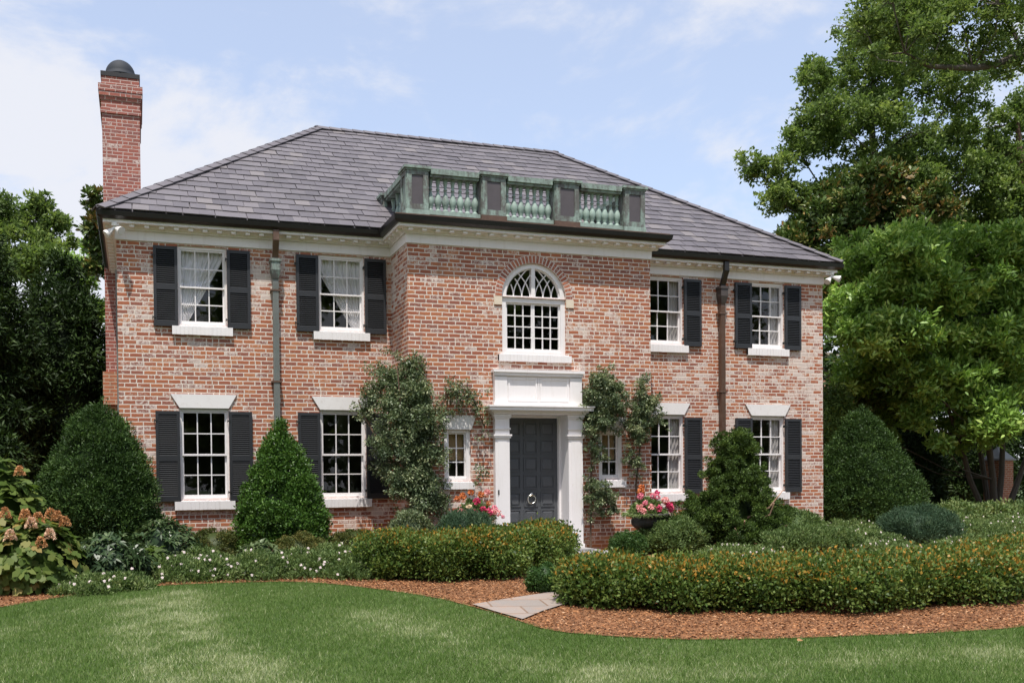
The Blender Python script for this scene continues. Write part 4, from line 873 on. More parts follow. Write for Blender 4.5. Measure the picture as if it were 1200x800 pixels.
# broad-leaved plants in the left bed
def whorl_shrub(name, label, c, rx, ry, h, m, nw, L, Wd, per=9, kind=6, cat='shrub', tint=(.5, .2), profile=DOME, jit=.16, group=None, tilt=.35):
    o = empty(name, c, label, cat, group); fm = FM(); core(fm, c, rx, ry, h, profile, .62)
    C = surf_points(c, rx * .94, ry * .94, h * .92, profile, nw, jit); Ctr = np.array([c[0], c[1], c[2] + h * .25])
    ax = unit(unit(C - Ctr) + np.array([0, 0, .55]) + RNG.normal(size=C.shape) * .25)
    i = np.repeat(np.arange(nw), per); n = len(i); ref = unit(np.cross(ax, RNG.normal(size=ax.shape)))
    ang = np.tile(np.arange(per) * 2 * np.pi / per, nw) + RNG.normal(size=n) * .2
    rad = ref[i] * np.cos(ang)[:, None] + np.cross(ax, ref)[i] * np.sin(ang)[:, None]
    A = unit(rad + ax[i] * (tilt + RNG.normal(size=n) * .25)[:, None] - np.array([0, 0, .15]))
    fm.leaves(C[i] + A * L * .1, A, ax[i] + RNG.normal(size=(n, 3)) * .2, L * (.7 + .6 * RNG.random(n)), Wd * (.8 + .4 * RNG.random(n)), (tint[0] + RNG.normal(size=nw)[i] * .15 + RNG.normal(size=n) * tint[1]), kind, curl=.16)
    fm.build('foliage', m, o); mb = MB()
    for k in range(0, nw, max(1, nw // 40)):
        p = C[k]; mb.tube([(c[0] + RNG.normal()*.04, c[1] + RNG.normal()*.04, c[2]-.03), tuple(Ctr*.5 + p*.5 - np.array([0, 0, .05])), tuple(p)], [.014, .010, .005], 5)
    mb.build('stems', M_bark2, o); return o, C
whorl_shrub('rhododendron', 'dark leathery rhododendron low in front of the egg-shaped yew', (-.12, -3.05, g(-3.05)), .52, .46, .72, L_rhod, 230, .115, .034, 9)
whorl_shrub('rhododendron', 'grey-green leathery rhododendron between yew and first window', (.62, -2.0, 0), .48, .42, .84, L_rhod, 200, .11, .032, 9, tint=(.62, .2))
whorl_shrub('rhododendron', 'pale grey-green leafy plant before the first low boxwood', (1.95, -2.35, 0), .34, .3, .46, L_rhod, 110, .10, .028, 9, tint=(.8, .18))
whorl_shrub('hosta', 'small light green leafy plant between the two rhododendrons', (.42, -2.75, g(-2.75)), .26, .24, .46, L_hydr, 60, .13, .055, 6, tint=(.45, .15))
def hydrangea(label, c, rx, ry, h, nw, L, blooms, tint):
    o, C = whorl_shrub('hydrangea', label, c, rx, ry, h, L_hydr, nw, L, L * .85, 5, kind=10, tint=tint, tilt=.15, jit=.2)
    for k, (dx, dy, dz, m) in enumerate(blooms):
        f = FM(); t = RNG.random(150); ang = RNG.random(150) * 6.28; r = .055 * (1 - t) ** .7 + .008; P = np.stack([c[0]+dx + r*np.cos(ang), c[1]+dy + r*np.sin(ang), c[2]+dz + t * .13], 1)
        f.leaves(P, np.stack([np.cos(ang), np.sin(ang), .6 + 0*ang], 1) + RNG.normal(size=(150, 3)) * .3, RNG.normal(size=(150, 3)) + np.array([0, 0, .3]), .028, .026, RNG.random(150))
        f.build('bloom', m, o)
    return o
hydrangea('oakleaf hydrangea with faded orange blooms at the left edge', (-1.02, -3.45, g(-3.45)), .62, .5, .98, 190, .135, [(-.25, -.30, .92, P_rust), (-.02, -.32, .90, P_rust), (.05, -.38, .80, P_pale), (.12, -.30, .86, P_rust), (.26, -.26, .90, P_rust), (.33, -.2, .87, P_rust), (.42, -.2, .80, P_rust), (.26, -.40, .66, P_pale), (-.18, -.42, .66, P_pale), (.16, -.42, .56, P_rust), (-.38, -.3, .94, P_pale)], (.62, .2))
hydrangea('taller pale green hydrangea behind the blooming one at the left edge', (-1.62, -1.75, 0), .56, .5, 1.86, 210, .155, [(.34, -.36, 1.42, P_rust)], (.55, .18))
# the twisted cypress before the right-hand windows: lumpy sprays, bare twigs
c = (10.30, -2.0, 0); o = empty('hinoki_cypress', c, 'lumpy cone-shaped cypress with bare peeling branches, between the right windows', 'shrub'); fm = FM()
PRF = [(0, .90), (.10, 1.06), (.25, 1.10), (.38, .86), (.50, .60), (.66, .43), (.82, .27), (.93, .13), (1, .03)]
core(fm, c, .8, .75, 2.3, PRF, .40)
Cb = surf_points(c, .70, .68, 2.15, PRF, 130, .17); big = np.repeat(Cb, 14, 0) + RNG.normal(size=(130 * 14, 3)) * .10
fm.clumps(big, .065 * (.7 + .6 * RNG.random(len(big))), 170000, .045, .014, tint=(.45, .16, .2), up=.55, out=.9, shell=.7)
fm.build('foliage', L_conif, o); mb = MB()
mb.tube([(10.3, -2.0, -.05), (10.34, -2.02, .8), (10.28, -1.98, 1.6), (10.3, -2.0, 2.2)], [.07, .05, .03, .008], 8)
for pts in ([(10.3, -2.3, .25), (10.05, -2.62, .2), (9.85, -2.76, .30), (9.75, -2.78, .46)], [(10.35, -2.3, .6), (10.45, -2.74, .78), (10.55, -2.86, .98), (10.66, -2.84, 1.08)], [(10.4, -2.3, .3), (10.62, -2.76, .42), (10.74, -2.88, .50)], [(10.4, -2.2, .2), (10.72, -2.74, .30), (10.95, -2.8, .36)], [(10.2, -2.3, .3), (9.95, -2.75, .45), (9.88, -2.86, .58)], [(10.3, -2.3, .5), (10.42, -2.8, .66), (10.43, -2.9, .86)]):
    mb.tube(pts, [.017, .014, .011, .006][:len(pts)], 6)
mb.build('branches', M_twig, o)

# ---- climbing vines: stems that hold to the wall, leafy sprays along them
def vine(label, stems, sprays, nleaf, L, Wd):
    c = stems[0][0]; o = empty('climbing_vine', c, label, 'vine', 'climbing vines either side of the door'); mb = MB()
    for s_ in stems:
        n = len(s_); mb.tube(s_, [.020 * (1 - .75 * k / (n-1)) + .004 for k in range(n)], 6)
    mb.build('stems', M_bark2, o); fm = FM(); C = []; Rr = []
    for x, y, z, r, k in sprays:
        q = RNG.normal(size=(k, 3)) * np.array([r * .52, min(r, .28) * .42, r * .52]); C.append(np.array([x, y, z]) + q); Rr.append(np.full(k, min(.10, .35 * r)) * (.6 + .7 * RNG.random(k)))
    C = np.vstack(C); C[:, 1] = np.where(C[:, 0] < B0 - .05, np.minimum(C[:, 1], -.07), np.minimum(C[:, 1], np.where(C[:, 0] < B1 + .05, PJ - .06, -.06)))
    fm.clumps(C, np.concatenate(Rr), nleaf, L, Wd, tint=(.45, .2, .22), up=.2, out=.7, shell=.9, droop=.35)
    fm.build('foliage', L_vine, o); return o
yv = PJ - .20
vine('large bushy grey-green vine climbing the inner corner left of the small window', [[(4.70, -1.25, 0), (4.62, -1.22, .9), (4.50, -1.2, 1.8), (4.45, -1.15, 2.6), (4.42, -1.1, 3.2)], [(4.72, -1.25, .1), (4.86, -1.2, 1.0), (4.9, -1.2, 2.0)], [(4.62, -1.2, 1.2), (4.2, -.8, 1.9), (3.95, -.5, 2.5), (3.92, -.4, 2.7)], [(4.9, -1.15, 2.2), (5.3, -1.12, 2.75), (5.75, -1.12, 2.7), (5.95, -1.12, 2.2)]],
     [(4.10, -.55, 2.75, .24, 40), (4.02, -.5, 2.45, .20, 30), (4.40, -.75, 3.05, .30, 60), (4.62, -.95, 3.20, .22, 34), (4.45, -1.0, 2.70, .36, 90), (4.78, -1.15, 2.75, .30, 60), (4.50, -1.1, 2.25, .36, 90), (4.86, -1.2, 2.25, .30, 70), (4.28, -.9, 1.95, .30, 60), (4.62, -1.15, 1.75, .34, 90), (4.98, -1.2, 1.75, .24, 50), (4.50, -1.15, 1.30, .30, 70), (4.84, -1.2, 1.25, .32, 80), (5.02, -1.2, 1.0, .26, 50), (4.72, -1.25, .85, .22, 34), (4.3, -.9, 1.5, .2, 24), (5.1, -1.2, .75, .12, 12),
      (5.28, yv+.06, 2.72, .15, 14), (5.46, yv+.06, 2.85, .17, 22), (5.66, yv+.06, 2.72, .16, 20), (5.82, yv+.06, 2.55, .14, 16), (5.92, yv+.06, 2.32, .11, 12), (5.9, yv+.06, 2.05, .10, 9), (6.08, yv, 2.78, .10, 6), (5.3, yv+.06, 2.45, .12, 10), (5.55, yv+.06, 2.5, .10, 8), (5.85, yv, 1.45, .12, 9), (5.80, yv, 1.30, .12, 9)], 44000, .050, .021)
vine('loose grey-green vine with bare gaps climbing around the small window right of the door', [[(7.92, yv+.06, 0), (7.95, yv+.08, .9), (7.97, yv+.08, 1.9), (8.1, yv+.08, 2.6), (8.2, yv+.08, 3.1)], [(8.95, yv+.06, 0), (8.85, yv+.08, 1.2), (8.98, yv+.08, 2.2), (9.0, yv+.08, 3.1)], [(7.97, yv+.08, 2.2), (8.3, yv+.08, 2.75), (8.4, yv+.08, 3.0)]],
     [(8.20, yv+.03, 3.05, .20, 26), (8.05, yv+.03, 2.85, .20, 30), (8.40, yv+.03, 2.85, .20, 28), (8.15, yv+.03, 2.6, .24, 40), (8.40, yv+.03, 2.55, .20, 26), (8.0, yv+.03, 2.35, .18, 26), (8.25, yv+.03, 2.33, .18, 20), (7.98, yv+.03, 2.1, .15, 20), (7.98, yv+.03, 1.82, .14, 15), (8.12, yv+.03, 1.70, .13, 12), (7.85, yv-.05, 2.80, .12, 8), (7.95, yv+.03, 1.5, .10, 6),
      (8.98, yv+.03, 3.0, .14, 14), (8.95, yv+.03, 2.75, .18, 20), (9.1, yv+.03, 2.6, .20, 26), (8.9, yv+.03, 2.45, .18, 24), (9.05, yv+.03, 2.3, .20, 24), (9.4, yv+.1, 2.5, .16, 12), (9.55, yv+.3, 2.3, .12, 6), (8.85, yv+.03, 2.05, .17, 20), (8.72, yv+.03, 1.75, .13, 13), (8.85, yv+.03, 1.6, .13, 13), (8.82, yv+.03, 1.35, .10, 8), (8.65, yv+.03, 2.2, .12, 9),
      (7.98, yv, 1.12, .17, 20), (8.15, yv, 1.02, .19, 26), (8.28, yv, .82, .15, 16), (8.0, yv, .75, .14, 14), (7.85, yv-.04, .95, .11, 8), (8.42, yv, .75, .10, 7)], 24000, .050, .021)

# ---- cast-iron urns with their flowers
def urn(x, y, label, fl_label, blooms, seed):
    o = empty('flower_urn', (x, y, 0), label, 'urn', 'black iron urns beside the door')
    mb = MB(); mb.box(x-.24, x+.24, y-.24, y+.24, -.02, .06); mb.box(x-.21, x+.21, y-.21, y+.21, .061, .16); mb.build('plinth', M_iron, o)
    mb = MB(); mb.lathe([(.17, .161), (.17, .19), (.10, .22), (.07, .30), (.085, .34), (.07, .36), (.11, .40), (.22, .44), (.275, .50), (.285, .56), (.27, .615), (.275, .62), (.27, .66), (.24, .66), (.22, .60), (.02, .58)], (x, y, 0), 32); mb.build('bowl', M_iron, o, smooth=True)
    mb = MB(); n = 36
    for k in range(n):
        a = 2*math.pi*k/n; b = 2*math.pi*(k+1)/n; P = lambda r, t, z: (x + r*math.cos(t), y + r*math.sin(t), z); d = .012 if k % 2 else 0
        mb.hexa([P(.255, a, .661), P(.36, a, .675-d), P(.36, b, .675-.012+d), P(.255, b, .661), P(.255, a, .69), P(.365, a, .70-d), P(.365, b, .70-.012+d), P(.255, b, .69)])
    mb.build('rim', plain('worn_iron', (.16, .15, .14), .6, .3, 14), o)
    p = empty('potted_flowers', (x, y, .64), fl_label, 'flowers', 'flowers planted in the iron urns'); fm = FM()
    th = RNG.random(110) * 6.28; rr = .30 * RNG.random(110) ** .5; C = np.stack([x + rr*np.cos(th), y + rr*np.sin(th), .68 + .26 * (1 - (rr/.33)**2) * RNG.random(110)], 1)
    fm.clumps(C, .06, 4200, .05, .032, tint=(.55, .2, .2), up=.5, shell=.8)
    k = 260; th = RNG.random(k) * 6.28; A = np.stack([np.cos(th) * .5, np.sin(th) * .5, np.ones(k)], 1); fm.leaves(np.stack([x + .12*np.cos(th) + .05, y + .08*np.sin(th), .74 + 0*th], 1), A, RNG.normal(size=(k, 3)), .22, .010, .8 + 0*th, curl=.3)
    k = 500; th = RNG.random(k) * 6.28; A = np.stack([np.cos(th), np.sin(th), -.5 + RNG.normal(size=k) * .3], 1); fm.leaves(np.stack([x - .06 + .30*np.cos(th), y + .30*np.sin(th), .70 + 0*th], 1), A, RNG.normal(size=(k, 3)), .11, .012, .7 + 0*th)
    fm.build('foliage', L_gc, p)
    for dx, dy, dz, r, m in blooms:
        f = FM(); kk = 90; d = unit(RNG.normal(size=(kk, 3))); f.leaves(np.array([x+dx, y+dy, dz]) + d * r * .82 * (.6 + .4 * RNG.random((kk, 1))), d + RNG.normal(size=(kk, 3)) * .7, d + RNG.normal(size=(kk, 3)) * .4, r * .6, r * .55, RNG.random(kk)); f.build('blossom', m, p)
urn(5.52, -1.75, 'black iron urn left of the door, half hidden by juniper', 'pink, magenta and orange flowers in the urn left of the door', [(-.30, -.20, .80, .055, P_salm), (-.33, -.12, .76, .05, P_salm), (-.24, -.26, .75, .05, P_pink), (-.16, -.2, .86, .05, P_cream), (-.05, -.24, .96, .055, P_hot), (.05, -.26, .83, .05, P_hot), (-.10, -.28, .78, .05, P_hot), (.15, -.27, .78, .06, P_hot), (.26, -.2, .78, .05, P_salm), (.30, -.12, .83, .055, P_pink), (.36, -.14, .76, .05, P_salm), (.42, -.2, .70, .03, P_pink), (-.2, 0, 1.04, .055, P_oran), (-.05, .02, 1.10, .05, P_oran), (.12, 0, 1.06, .055, P_oran), (.22, -.02, 1.10, .05, P_salm), (-.28, .05, 1.0, .045, P_oran), (.2, -.12, .92, .04, P_oran)], 1)
urn(8.72, -1.75, 'black iron urn right of the door with fluted rim', 'pink and coral flowers in the urn right of the door', [(-.27, -.2, .80, .065, P_salm), (-.22, -.24, .74, .055, P_salm), (-.08, -.27, .80, .06, P_salm), (-.16, -.2, .88, .045, P_pink), (.05, -.28, .78, .06, P_hot), (.08, -.24, .74, .05, P_hot), (.17, -.2, .82, .045, P_white), (.12, -.1, .98, .055, P_pink), (.05, -.1, 1.0, .05, P_pink), (.26, -.15, .92, .06, P_salm), (.32, -.18, .84, .06, P_hot), (.36, -.16, .76, .05, P_hot), (.42, -.1, .80, .035, P_salm), (-.16, -.05, 1.08, .06, P_oran), (-.12, -.02, 1.15, .05, P_oran), (-.2, -.1, 1.0, .055, P_pink), (.2, .02, 1.05, .045, P_hot)], 2)

# ---- low flowering ground cover: nobody could count it
def groundcover(name, label, areas, nleaf, L, Wd, flowers, rc=.10):
    fm = FM(); C = []
    for x, y, rx, ry, h, k in areas:
        a = RNG.random(k) * 6.28; r = RNG.random(k) ** .5; z = h * (1 - r ** 2.2) * (.6 + .4 * RNG.random(k)); xx = x + rx * r * np.cos(a); yy = y + ry * r * np.sin(a); C.append(np.stack([xx, yy, gv(yy) + z], 1))
    C = np.vstack(C); fm.clumps(C, rc * (.6 + .7 * RNG.random(len(C))), nleaf, L, Wd, tint=(.5, .2, .2), up=.7, shell=.8)
    i = RNG.choice(len(C), flowers); P = C[i] + np.c_[RNG.normal(size=(flowers, 2)) * .07, .07 + .04 * RNG.random(flowers)]
    for s_ in range(5):
        a = np.full(flowers, s_ * 1.257) + RNG.random(flowers); A = np.stack([np.cos(a), .4 * np.sin(a), np.sin(a) + .2], 1); fm.leaves(P, A, np.array([[-.1, -1., .5]]) + RNG.normal(size=(flowers, 3)) * .35, .022, .022, RNG.random(flowers), mi=1)
    o = fm.build(name, [L_gc, P_white]); tag(o, label, 'ground cover', kind='stuff'); return o
groundcover('flower_bed', 'pale green ground cover dotted with white flowers along the left lawn edge', [(.75, -2.95, .45, .38, .26, 120), (1.25, -2.95, .5, .40, .30, 140), (1.85, -3.0, .5, .45, .32, 150), (2.4, -3.05, .5, .45, .34, 150), (2.95, -3.0, .45, .6, .38, 160), (3.05, -3.45, .35, .4, .26, 90), (-.35, -3.85, .42, .28, .18, 80), (.12, -3.60, .35, .2, .14, 50), (1.1, -2.3, .5, .4, .34, 90), (3.0, -2.2, .55, .5, .34, 100), (.0, -3.75, .3, .2, .2, 40)], 90000, .048, .015, 230)
groundcover('flower_bed', 'white-flowered ground cover between the right shrubs and the long hedge', [(12.6, -2.4, 1.0, .8, .34, 200), (13.5, -1.2, 1.0, .8, .42, 150), (15.6, -2.2, 1.0, .9, .38, 200), (17.0, -1.4, 1.5, 1.0, .44, 220), (9.5, -3.3, .8, .6, .20, 90), (11.8, -3.4, 1.0, .5, .22, 100), (14.2, -3.6, 1.3, .7, .24, 130), (18.8, -.8, 1.4, 1.0, .45, 130)], 80000, .05, .018, 330, .12)
groundcover('low_planting', 'dark low planting under the magnolia beyond the yew', [(18.5, 2.5, 2.0, 1.6, .5, 160), (21, 2.5, 2.2, 1.6, .6, 180), (23.5, 2.8, 2.2, 1.6, .6, 180), (26, 3, 2, 1.6, .6, 120)], 30000, .09, .04, 0 + 4, .2)

# ================================================================== TREES
def tree(name, label, base, clumps, leaf_m, nleaf, L, Wd, trunk, bark=None, sub=11, subr=.36, flat=.72, group=None, cat='tree', kind=4, blooms=None, limbs=None, squash=.8, tint=(.5, .18, .2), up=.3, droop=0., bloom_m=None, spread=1.05, soft=.45):
    """clumps: (x, y, z, r); trunk: polyline of (x, y, z, radius)"""
    o = empty(name, base, label, cat, group); mb = MB(); mb.tube([t[:3] for t in trunk], [t[3] for t in trunk], 10)
    tp = [Vector(t[:3]) for t in trunk]; C = np.array(clumps, float)
    for x, y, z, r in clumps:
        p = Vector((x, y, z)); best = min(tp[1:], key=lambda q: (q - p).length + max(0, q.z - p.z + .3) * 3)
        rt = max(.02, .26 * trunk[tp.index(best)][3]); mid = best * .5 + p * .5 + Vector((RNG.normal()*.2, RNG.normal()*.2, -.10 * (p - best).length)) * min(1, (p-best).length / 3)
        mb.tube([best, mid, p, p + (p - mid).normalized() * r * .6], [rt, rt * .6, .02, .006], 6)
        for k in range(4):
            d = Vector(tuple(RNG.normal(size=3) * np.array([1, 1, .5]))).normalized() * r * .8; mb.tube([p * .75 + mid * .25, p + d * .5, p + d], [.02, .012, .004], 5)
    mb.build('trunk', bark or M_bark, o)
    i = np.repeat(np.arange(len(C)), sub); n = len(i); d = unit(RNG.normal(size=(n, 3))) * (RNG.random((n, 1)) ** .45)
    SC = C[i, :3] + d * C[i, 3:4] * np.array([spread, spread, squash * spread]); SR = C[i, 3] * subr * (.4 + 1.3 * RNG.random(n) ** 1.6)
    fm = FM(); fm.clumps(SC, SR, nleaf, L, Wd, tint=tint, flat=flat, up=up, out=.6, shell=.9, kind=kind, droop=droop, soft=soft)
    fm.build('crown', leaf_m, o)
    if blooms:
        for x, y, z in blooms:
            f = FM(); kk = 9; a = np.arange(kk) * 2.4; A = np.stack([np.cos(a), np.sin(a), .5 + .1 * np.arange(kk)], 1); f.leaves(np.tile(np.array([[x, y, z]]), (kk, 1)), A, np.stack([-np.cos(a), -np.sin(a), 1 + 0*a], 1), .16, .09, RNG.random(kk), 6); f.build('blossom', bloom_m or P_cream, o)
    return o
def jig(l, Y, dy): return [(x, Y + RNG.uniform(-dy, dy), z, r) for x, z, r in l]
def fill(l, k, Y, dy, rs=(.7, 1.2)):     # further clumps behind the outline so that the crown has depth
    out = []
    for _ in range(k):
        x, z, r = l[RNG.integers(len(l))]; out.append((x + RNG.normal()*r*.6, Y + RNG.uniform(.5, dy), z + RNG.normal()*r*.5, r * RNG.uniform(*rs)))
    return out
OAK = [(18.9, 11.14, .48), (19.7, 10.94, .55), (19.31, 10.02, .5), (20.18, 10.25, .68), (21.16, 9.84, .9), (22.34, 9.79, .95), (20.51, 11.75, .62), (21.67, 12.63, .9), (21.01, 12.83, .62), (22.86, 13.03, .9), (21.35, 14.1, .5), (21.85, 14.79, .40), (22.52, 14.23, .68), (21.51, 14.42, .30), (23.38, 14.89, .8), (23.9, 15.94, .85), (24.96, 16.5, 1.0), (24.42, 14.32, 1.1), (25.67, 15.18, 1.05), (26.4, 13.97, 1.05), (27.43, 13.07, .85), (24.24, 12.33, 1.1), (25.67, 11.89, 1.15), (23.2, 11.25, .95), (26.76, 11.42, 1.0), (24.95, 10.55, 1.1), (23.54, 10.3, .95), (26.95, 9.99, 1.1), (28.26, 10.08, 1.0)]
tree('oak_tree', 'tall open-crowned deciduous tree behind the right end of the roof', (26.0, 9.5, 0), jig(OAK, 9, 1.0) + fill(OAK[18:], 3, 9, 3), L_oak, 105000, .125, .068, [(26, 11, -.1, .45), (26.0, 11, 3.5, .36), (25.6, 10.6, 7, .28), (25.2, 10.4, 9.5, .20), (24.8, 10.2, 12, .13), (24.5, 10, 14.3, .08), (24.4, 9.6, 15.8, .03)], sub=40, subr=.17, spread=1.22, soft=.75, group='tall trees beyond the right side of the house')
EDGE_T = [(28.02, 13.02, .57), (28.65, 13.52, .52), (28.32, 12.23, .74), (27.72, 11.86, .42), (28.69, 11.13, .86), (28.06, 10.5, .71), (29.94, 11.96, 1.45), (29.56, 13.64, .87), (30.5, 10.2, 1.4), (31.5, 12.5, 1.5)]
tree('oak_tree', 'tall tree with bare reddish limbs at the right edge of the photo', (30.3, 8.2, 0), jig(EDGE_T, 8, .8) + fill(EDGE_T, 6, 8, 3), L_oak, 52000, .125, .068, [(30.3, 8.2, -.1, .42), (30.1, 8.2, 4, .36), (29.4, 8.1, 8, .28), (28.9, 8, 11, .18), (28.7, 8, 13.2, .06)], M_bark2, sub=40, subr=.17, spread=1.22, soft=.75, group='tall trees beyond the right side of the house')
OVER = [(16.08, 11.72, .40), (17.04, 11.93, .56), (18.02, 11.84, .64), (19.02, 12.13, .64), (20.06, 12.16, .66), (18.26, 11.13, .48), (19.28, 11.32, .60), (20.32, 11.15, .52), (17.08, 11.17, .44), (16.37, 10.89, .30), (17.52, 10.76, .32), (21.67, 12.34, 1.1), (21.39, 13.52, 1.2), (18.52, 12.89, .95), (22.6, 11.6, 1.0), (23.2, 13, 1.2), (20.2, 13.4, 1.0)]
tree('oak_tree', 'nearest tree, its long dark branch reaching in at the top right', (23.6, 1.6, 0), jig(OVER, 1, .7) + fill(OVER[12:], 6, 1, 2.5), L_oak, 64000, .105, .052, [(23.6, 1.6, -.1, .42), (23.7, 1.5, 5, .36), (23.4, 1.3, 9, .30), (22.0, 1.1, 11.1, .15), (20.59, 1, 11.35, .10), (19.7, 1, 10.95, .085), (19.02, 1, 10.79, .07), (17.77, 1, 10.68, .05), (17.04, 1, 10.9, .02)], sub=40, subr=.16, spread=1.08, soft=.75, group='tall trees beyond the right side of the house')
BULL = [(-.55, 7.55, .22), (-.5, 7.1, .28), (-.45, 6.6, .3), (21.17, 10.33, .30), (20.62, 9.89, .5), (20.22, 9.05, .62), (21.42, 9.56, .65), (22.51, 9.22, .68), (19.56, 8.36, .46), (19.83, 7.62, .5), (21.98, 8.68, .7), (20.89, 8.35, .75), (19.67, 6.68, .42), (20.12, 5.84, .54), (20.48, 4.87, .6), (21.03, 4.02, .7), (20.11, 3.5, .49), (21.81, 3.53, .76)]
tree('magnolia_tree', 'dark glossy magnolia with cream blossoms and brownish leaves, behind the light green one', (21.8, 6.6, 0), jig(BULL, 6, .5) + fill(BULL, 26, 6, 2.6), L_bull, 90000, .16, .065, [(21.8, 6.6, -.1, .3), (21.7, 6.6, 3, .26), (21.5, 6.5, 6, .2), (21.4, 6.4, 8.3, .13), (21.2, 6.2, 9.9, .05)], sub=12, kind=6, group='magnolias right of the house', blooms=[(21.4, 5.2, 9.75), (19.6, 5.4, 8.0), (22.3, 5.2, 8.9), (19.55, 5.3, 6.6), (20.2, 5.3, 5.5), (19.7, 5.4, 7.3)])
MAG = [(18.95, 7.02, .71), (20.06, 7.38, .74), (21.2, 7.39, .77), (22.38, 7.53, .78), (23.44, 7.49, .79), (18.34, 6.06, .62), (19.5, 6.17, .85), (20.91, 6.24, .91), (22.38, 6.2, .92), (23.59, 6.15, .94), (18.12, 5.05, .50), (19.22, 4.87, .76), (20.62, 4.87, .86), (22.08, 4.81, .92), (23.44, 4.74, .94), (20.11, 3.78, .68), (21.49, 3.65, .82), (22.83, 3.56, .93), (20.71, 2.88, .45), (21.78, 2.62, .6), (22.98, 2.51, .7), (21.11, 2.2, .28), (24.84, 5.5, 1.4), (24.68, 3.36, 1.1), (24.83, 7.39, 1.19), (26.0, 6.2, 1.2), (25.9, 4.2, 1.1)]
o = tree('magnolia_tree', 'broad light green magnolia on several slim trunks right of the house', (23.6, 4.4, 0), jig(MAG, 3.6, .7) + fill(MAG, 26, 4, 2.6), L_mag, 190000, .16, .06, [(23.6, 4.4, -.1, .10), (23.4, 4.3, 1.2, .085), (23.1, 4.2, 2.4, .08), (22.4, 4.1, 4, .07), (21.7, 4, 5.6, .05), (21.4, 4, 6.8, .03)], sub=20, subr=.30, kind=6, group='magnolias right of the house', squash=.75, flat=.7)
mb = MB()
for pts in ([(23.75, 4.5, -.1), (23.95, 4.5, 1.3), (24.0, 4.5, 2.6), (24.3, 4.4, 4.6)], [(23.85, 4.4, -.1), (24.4, 4.3, 1.3), (24.9, 4.2, 2.6), (25.2, 4.1, 4.5)], [(23.5, 4.5, -.1), (22.9, 4.6, 1.2), (22.5, 4.6, 2.4), (21.6, 4.4, 3.8)], [(23.7, 4.6, -.1), (23.6, 4.8, 1.5), (23.3, 4.8, 3), (23.2, 4.6, 5)]): mb.tube(pts, [.09, .075, .065, .03], 8)
mb.build('side_trunks', M_bark, o)
# dark columnar conifers
def column(name, label, c, rx, h, m, ncl, nleaf, L=.14, Wd=.035, prof=None, group=None, rc=.26, **kw):
    prof = prof or [(0, .75), (.1, .95), (.35, 1.0), (.65, .82), (.85, .48), (.95, .22), (1, .04)]
    o = empty(name, c, label, 'tree', group); fm = FM(); core(fm, c, rx, rx, h, prof, .72); P = surf_points(c, rx - rc*.5, rx - rc*.5, h, prof, ncl, .16)
    fm.clumps(P, rc * (.6 + .8 * RNG.random(ncl)), nleaf, L, Wd, tint=kw.get('tint', (.5, .2, .2)), up=.2, droop=kw.get('droop', .3), shell=.7); fm.build('crown', m, o)
    mb = MB(); mb.tube([(c[0], c[1], -.1), (c[0], c[1], h * .9)], [.16, .03], 8); mb.build('trunk', M_bark2, o); return o
GL = 'dark conifers left of the chimney'
column('conifer', 'dark conifer nearest the chimney, left of the house', (-1.30, 6.4, 0), 1.3, 6.4, L_dkcon, 560, 52000, group=GL)
column('conifer', 'tall dark conifer second from the chimney, behind the hydrangeas', (-2.9, 4.6, 0), 1.35, 6.7, L_dkcon, 560, 50000, group=GL)
column('conifer', 'dark conifer at the left edge of the photo', (-3.9, 3.6, 0), 1.3, 6.3, L_dkcon, 500, 40000, group=GL)
column('conifer', 'shorter dark conifer filling the gap behind the pale hydrangea', (-2.5, 1.6, 0), .9, 2.6, L_dkcon, 300, 22000, group=GL)
LB = [(-3.59, 10.48, .50), (-2.78, 10.83, .52), (-2.25, 10.44, .44), (-2.8, 9.97, .78), (-3.73, 9.76, .62), (-1.8, 9.69, .35), (-4.51, 10.13, .85), (-2.7, 8.9, .9), (-3.8, 8.6, 1.0), (-1.9, 8.6, .6)]
tree('oak_tree', 'distant broadleaf tree rising above the dark conifers on the left', (-3.0, 18.5, 0), jig(LB, 18, .6), L_oak, 24000, .15, .075, [(-3, 18.5, -.1, .3), (-3, 18.5, 5, .22), (-3, 18.4, 8, .16), (-2.9, 18.2, 10, .06)], sub=12, subr=.32)
LL = [(-.83, 7.6, .26), (-.71, 7.15, .30), (-.87, 6.6, .34), (-1.2, 6.9, .4), (-.9, 6.0, .5)]
tree('cherry_tree', 'small light green tree peeking out between conifers and chimney', (-.95, 10.3, 0), jig(LL, 10, .3), L_mag, 7000, .12, .05, [(-.95, 10.3, -.1, .12), (-.95, 10.2, 3, .09), (-.9, 10.1, 6, .05), (-.85, 10.1, 7.4, .02)], sub=10)
GR = 'dark columnar conifers under the magnolias'
for x, y, r, h, lab in ((21.0, 7.5, .85, 3.6, 'dark columnar conifer just right of the pointed yew'), (22.9, 8.2, .85, 3.4, 'middle dark columnar conifer under the magnolias'), (24.9, 8.6, .85, 3.5, 'dark columnar conifer left of the brick pier'), (28.8, 9.5, 1.1, 4.2, 'dark columnar conifer right of the brick pier')):
    column('conifer', lab, (x, y, 0), r, h, L_dkcon, 260, 20000, group=GR, L=.15, Wd=.04)
column('juniper_tree', 'light green feathery conifer beyond the right house corner', (18.75, 5.2, 0), 1.0, 3.7, L_conif, 300, 30000, L=.14, Wd=.03, tint=(.62, .2, .2), prof=[(0, .8), (.2, 1), (.5, .8), (.8, .4), (1, .05)])
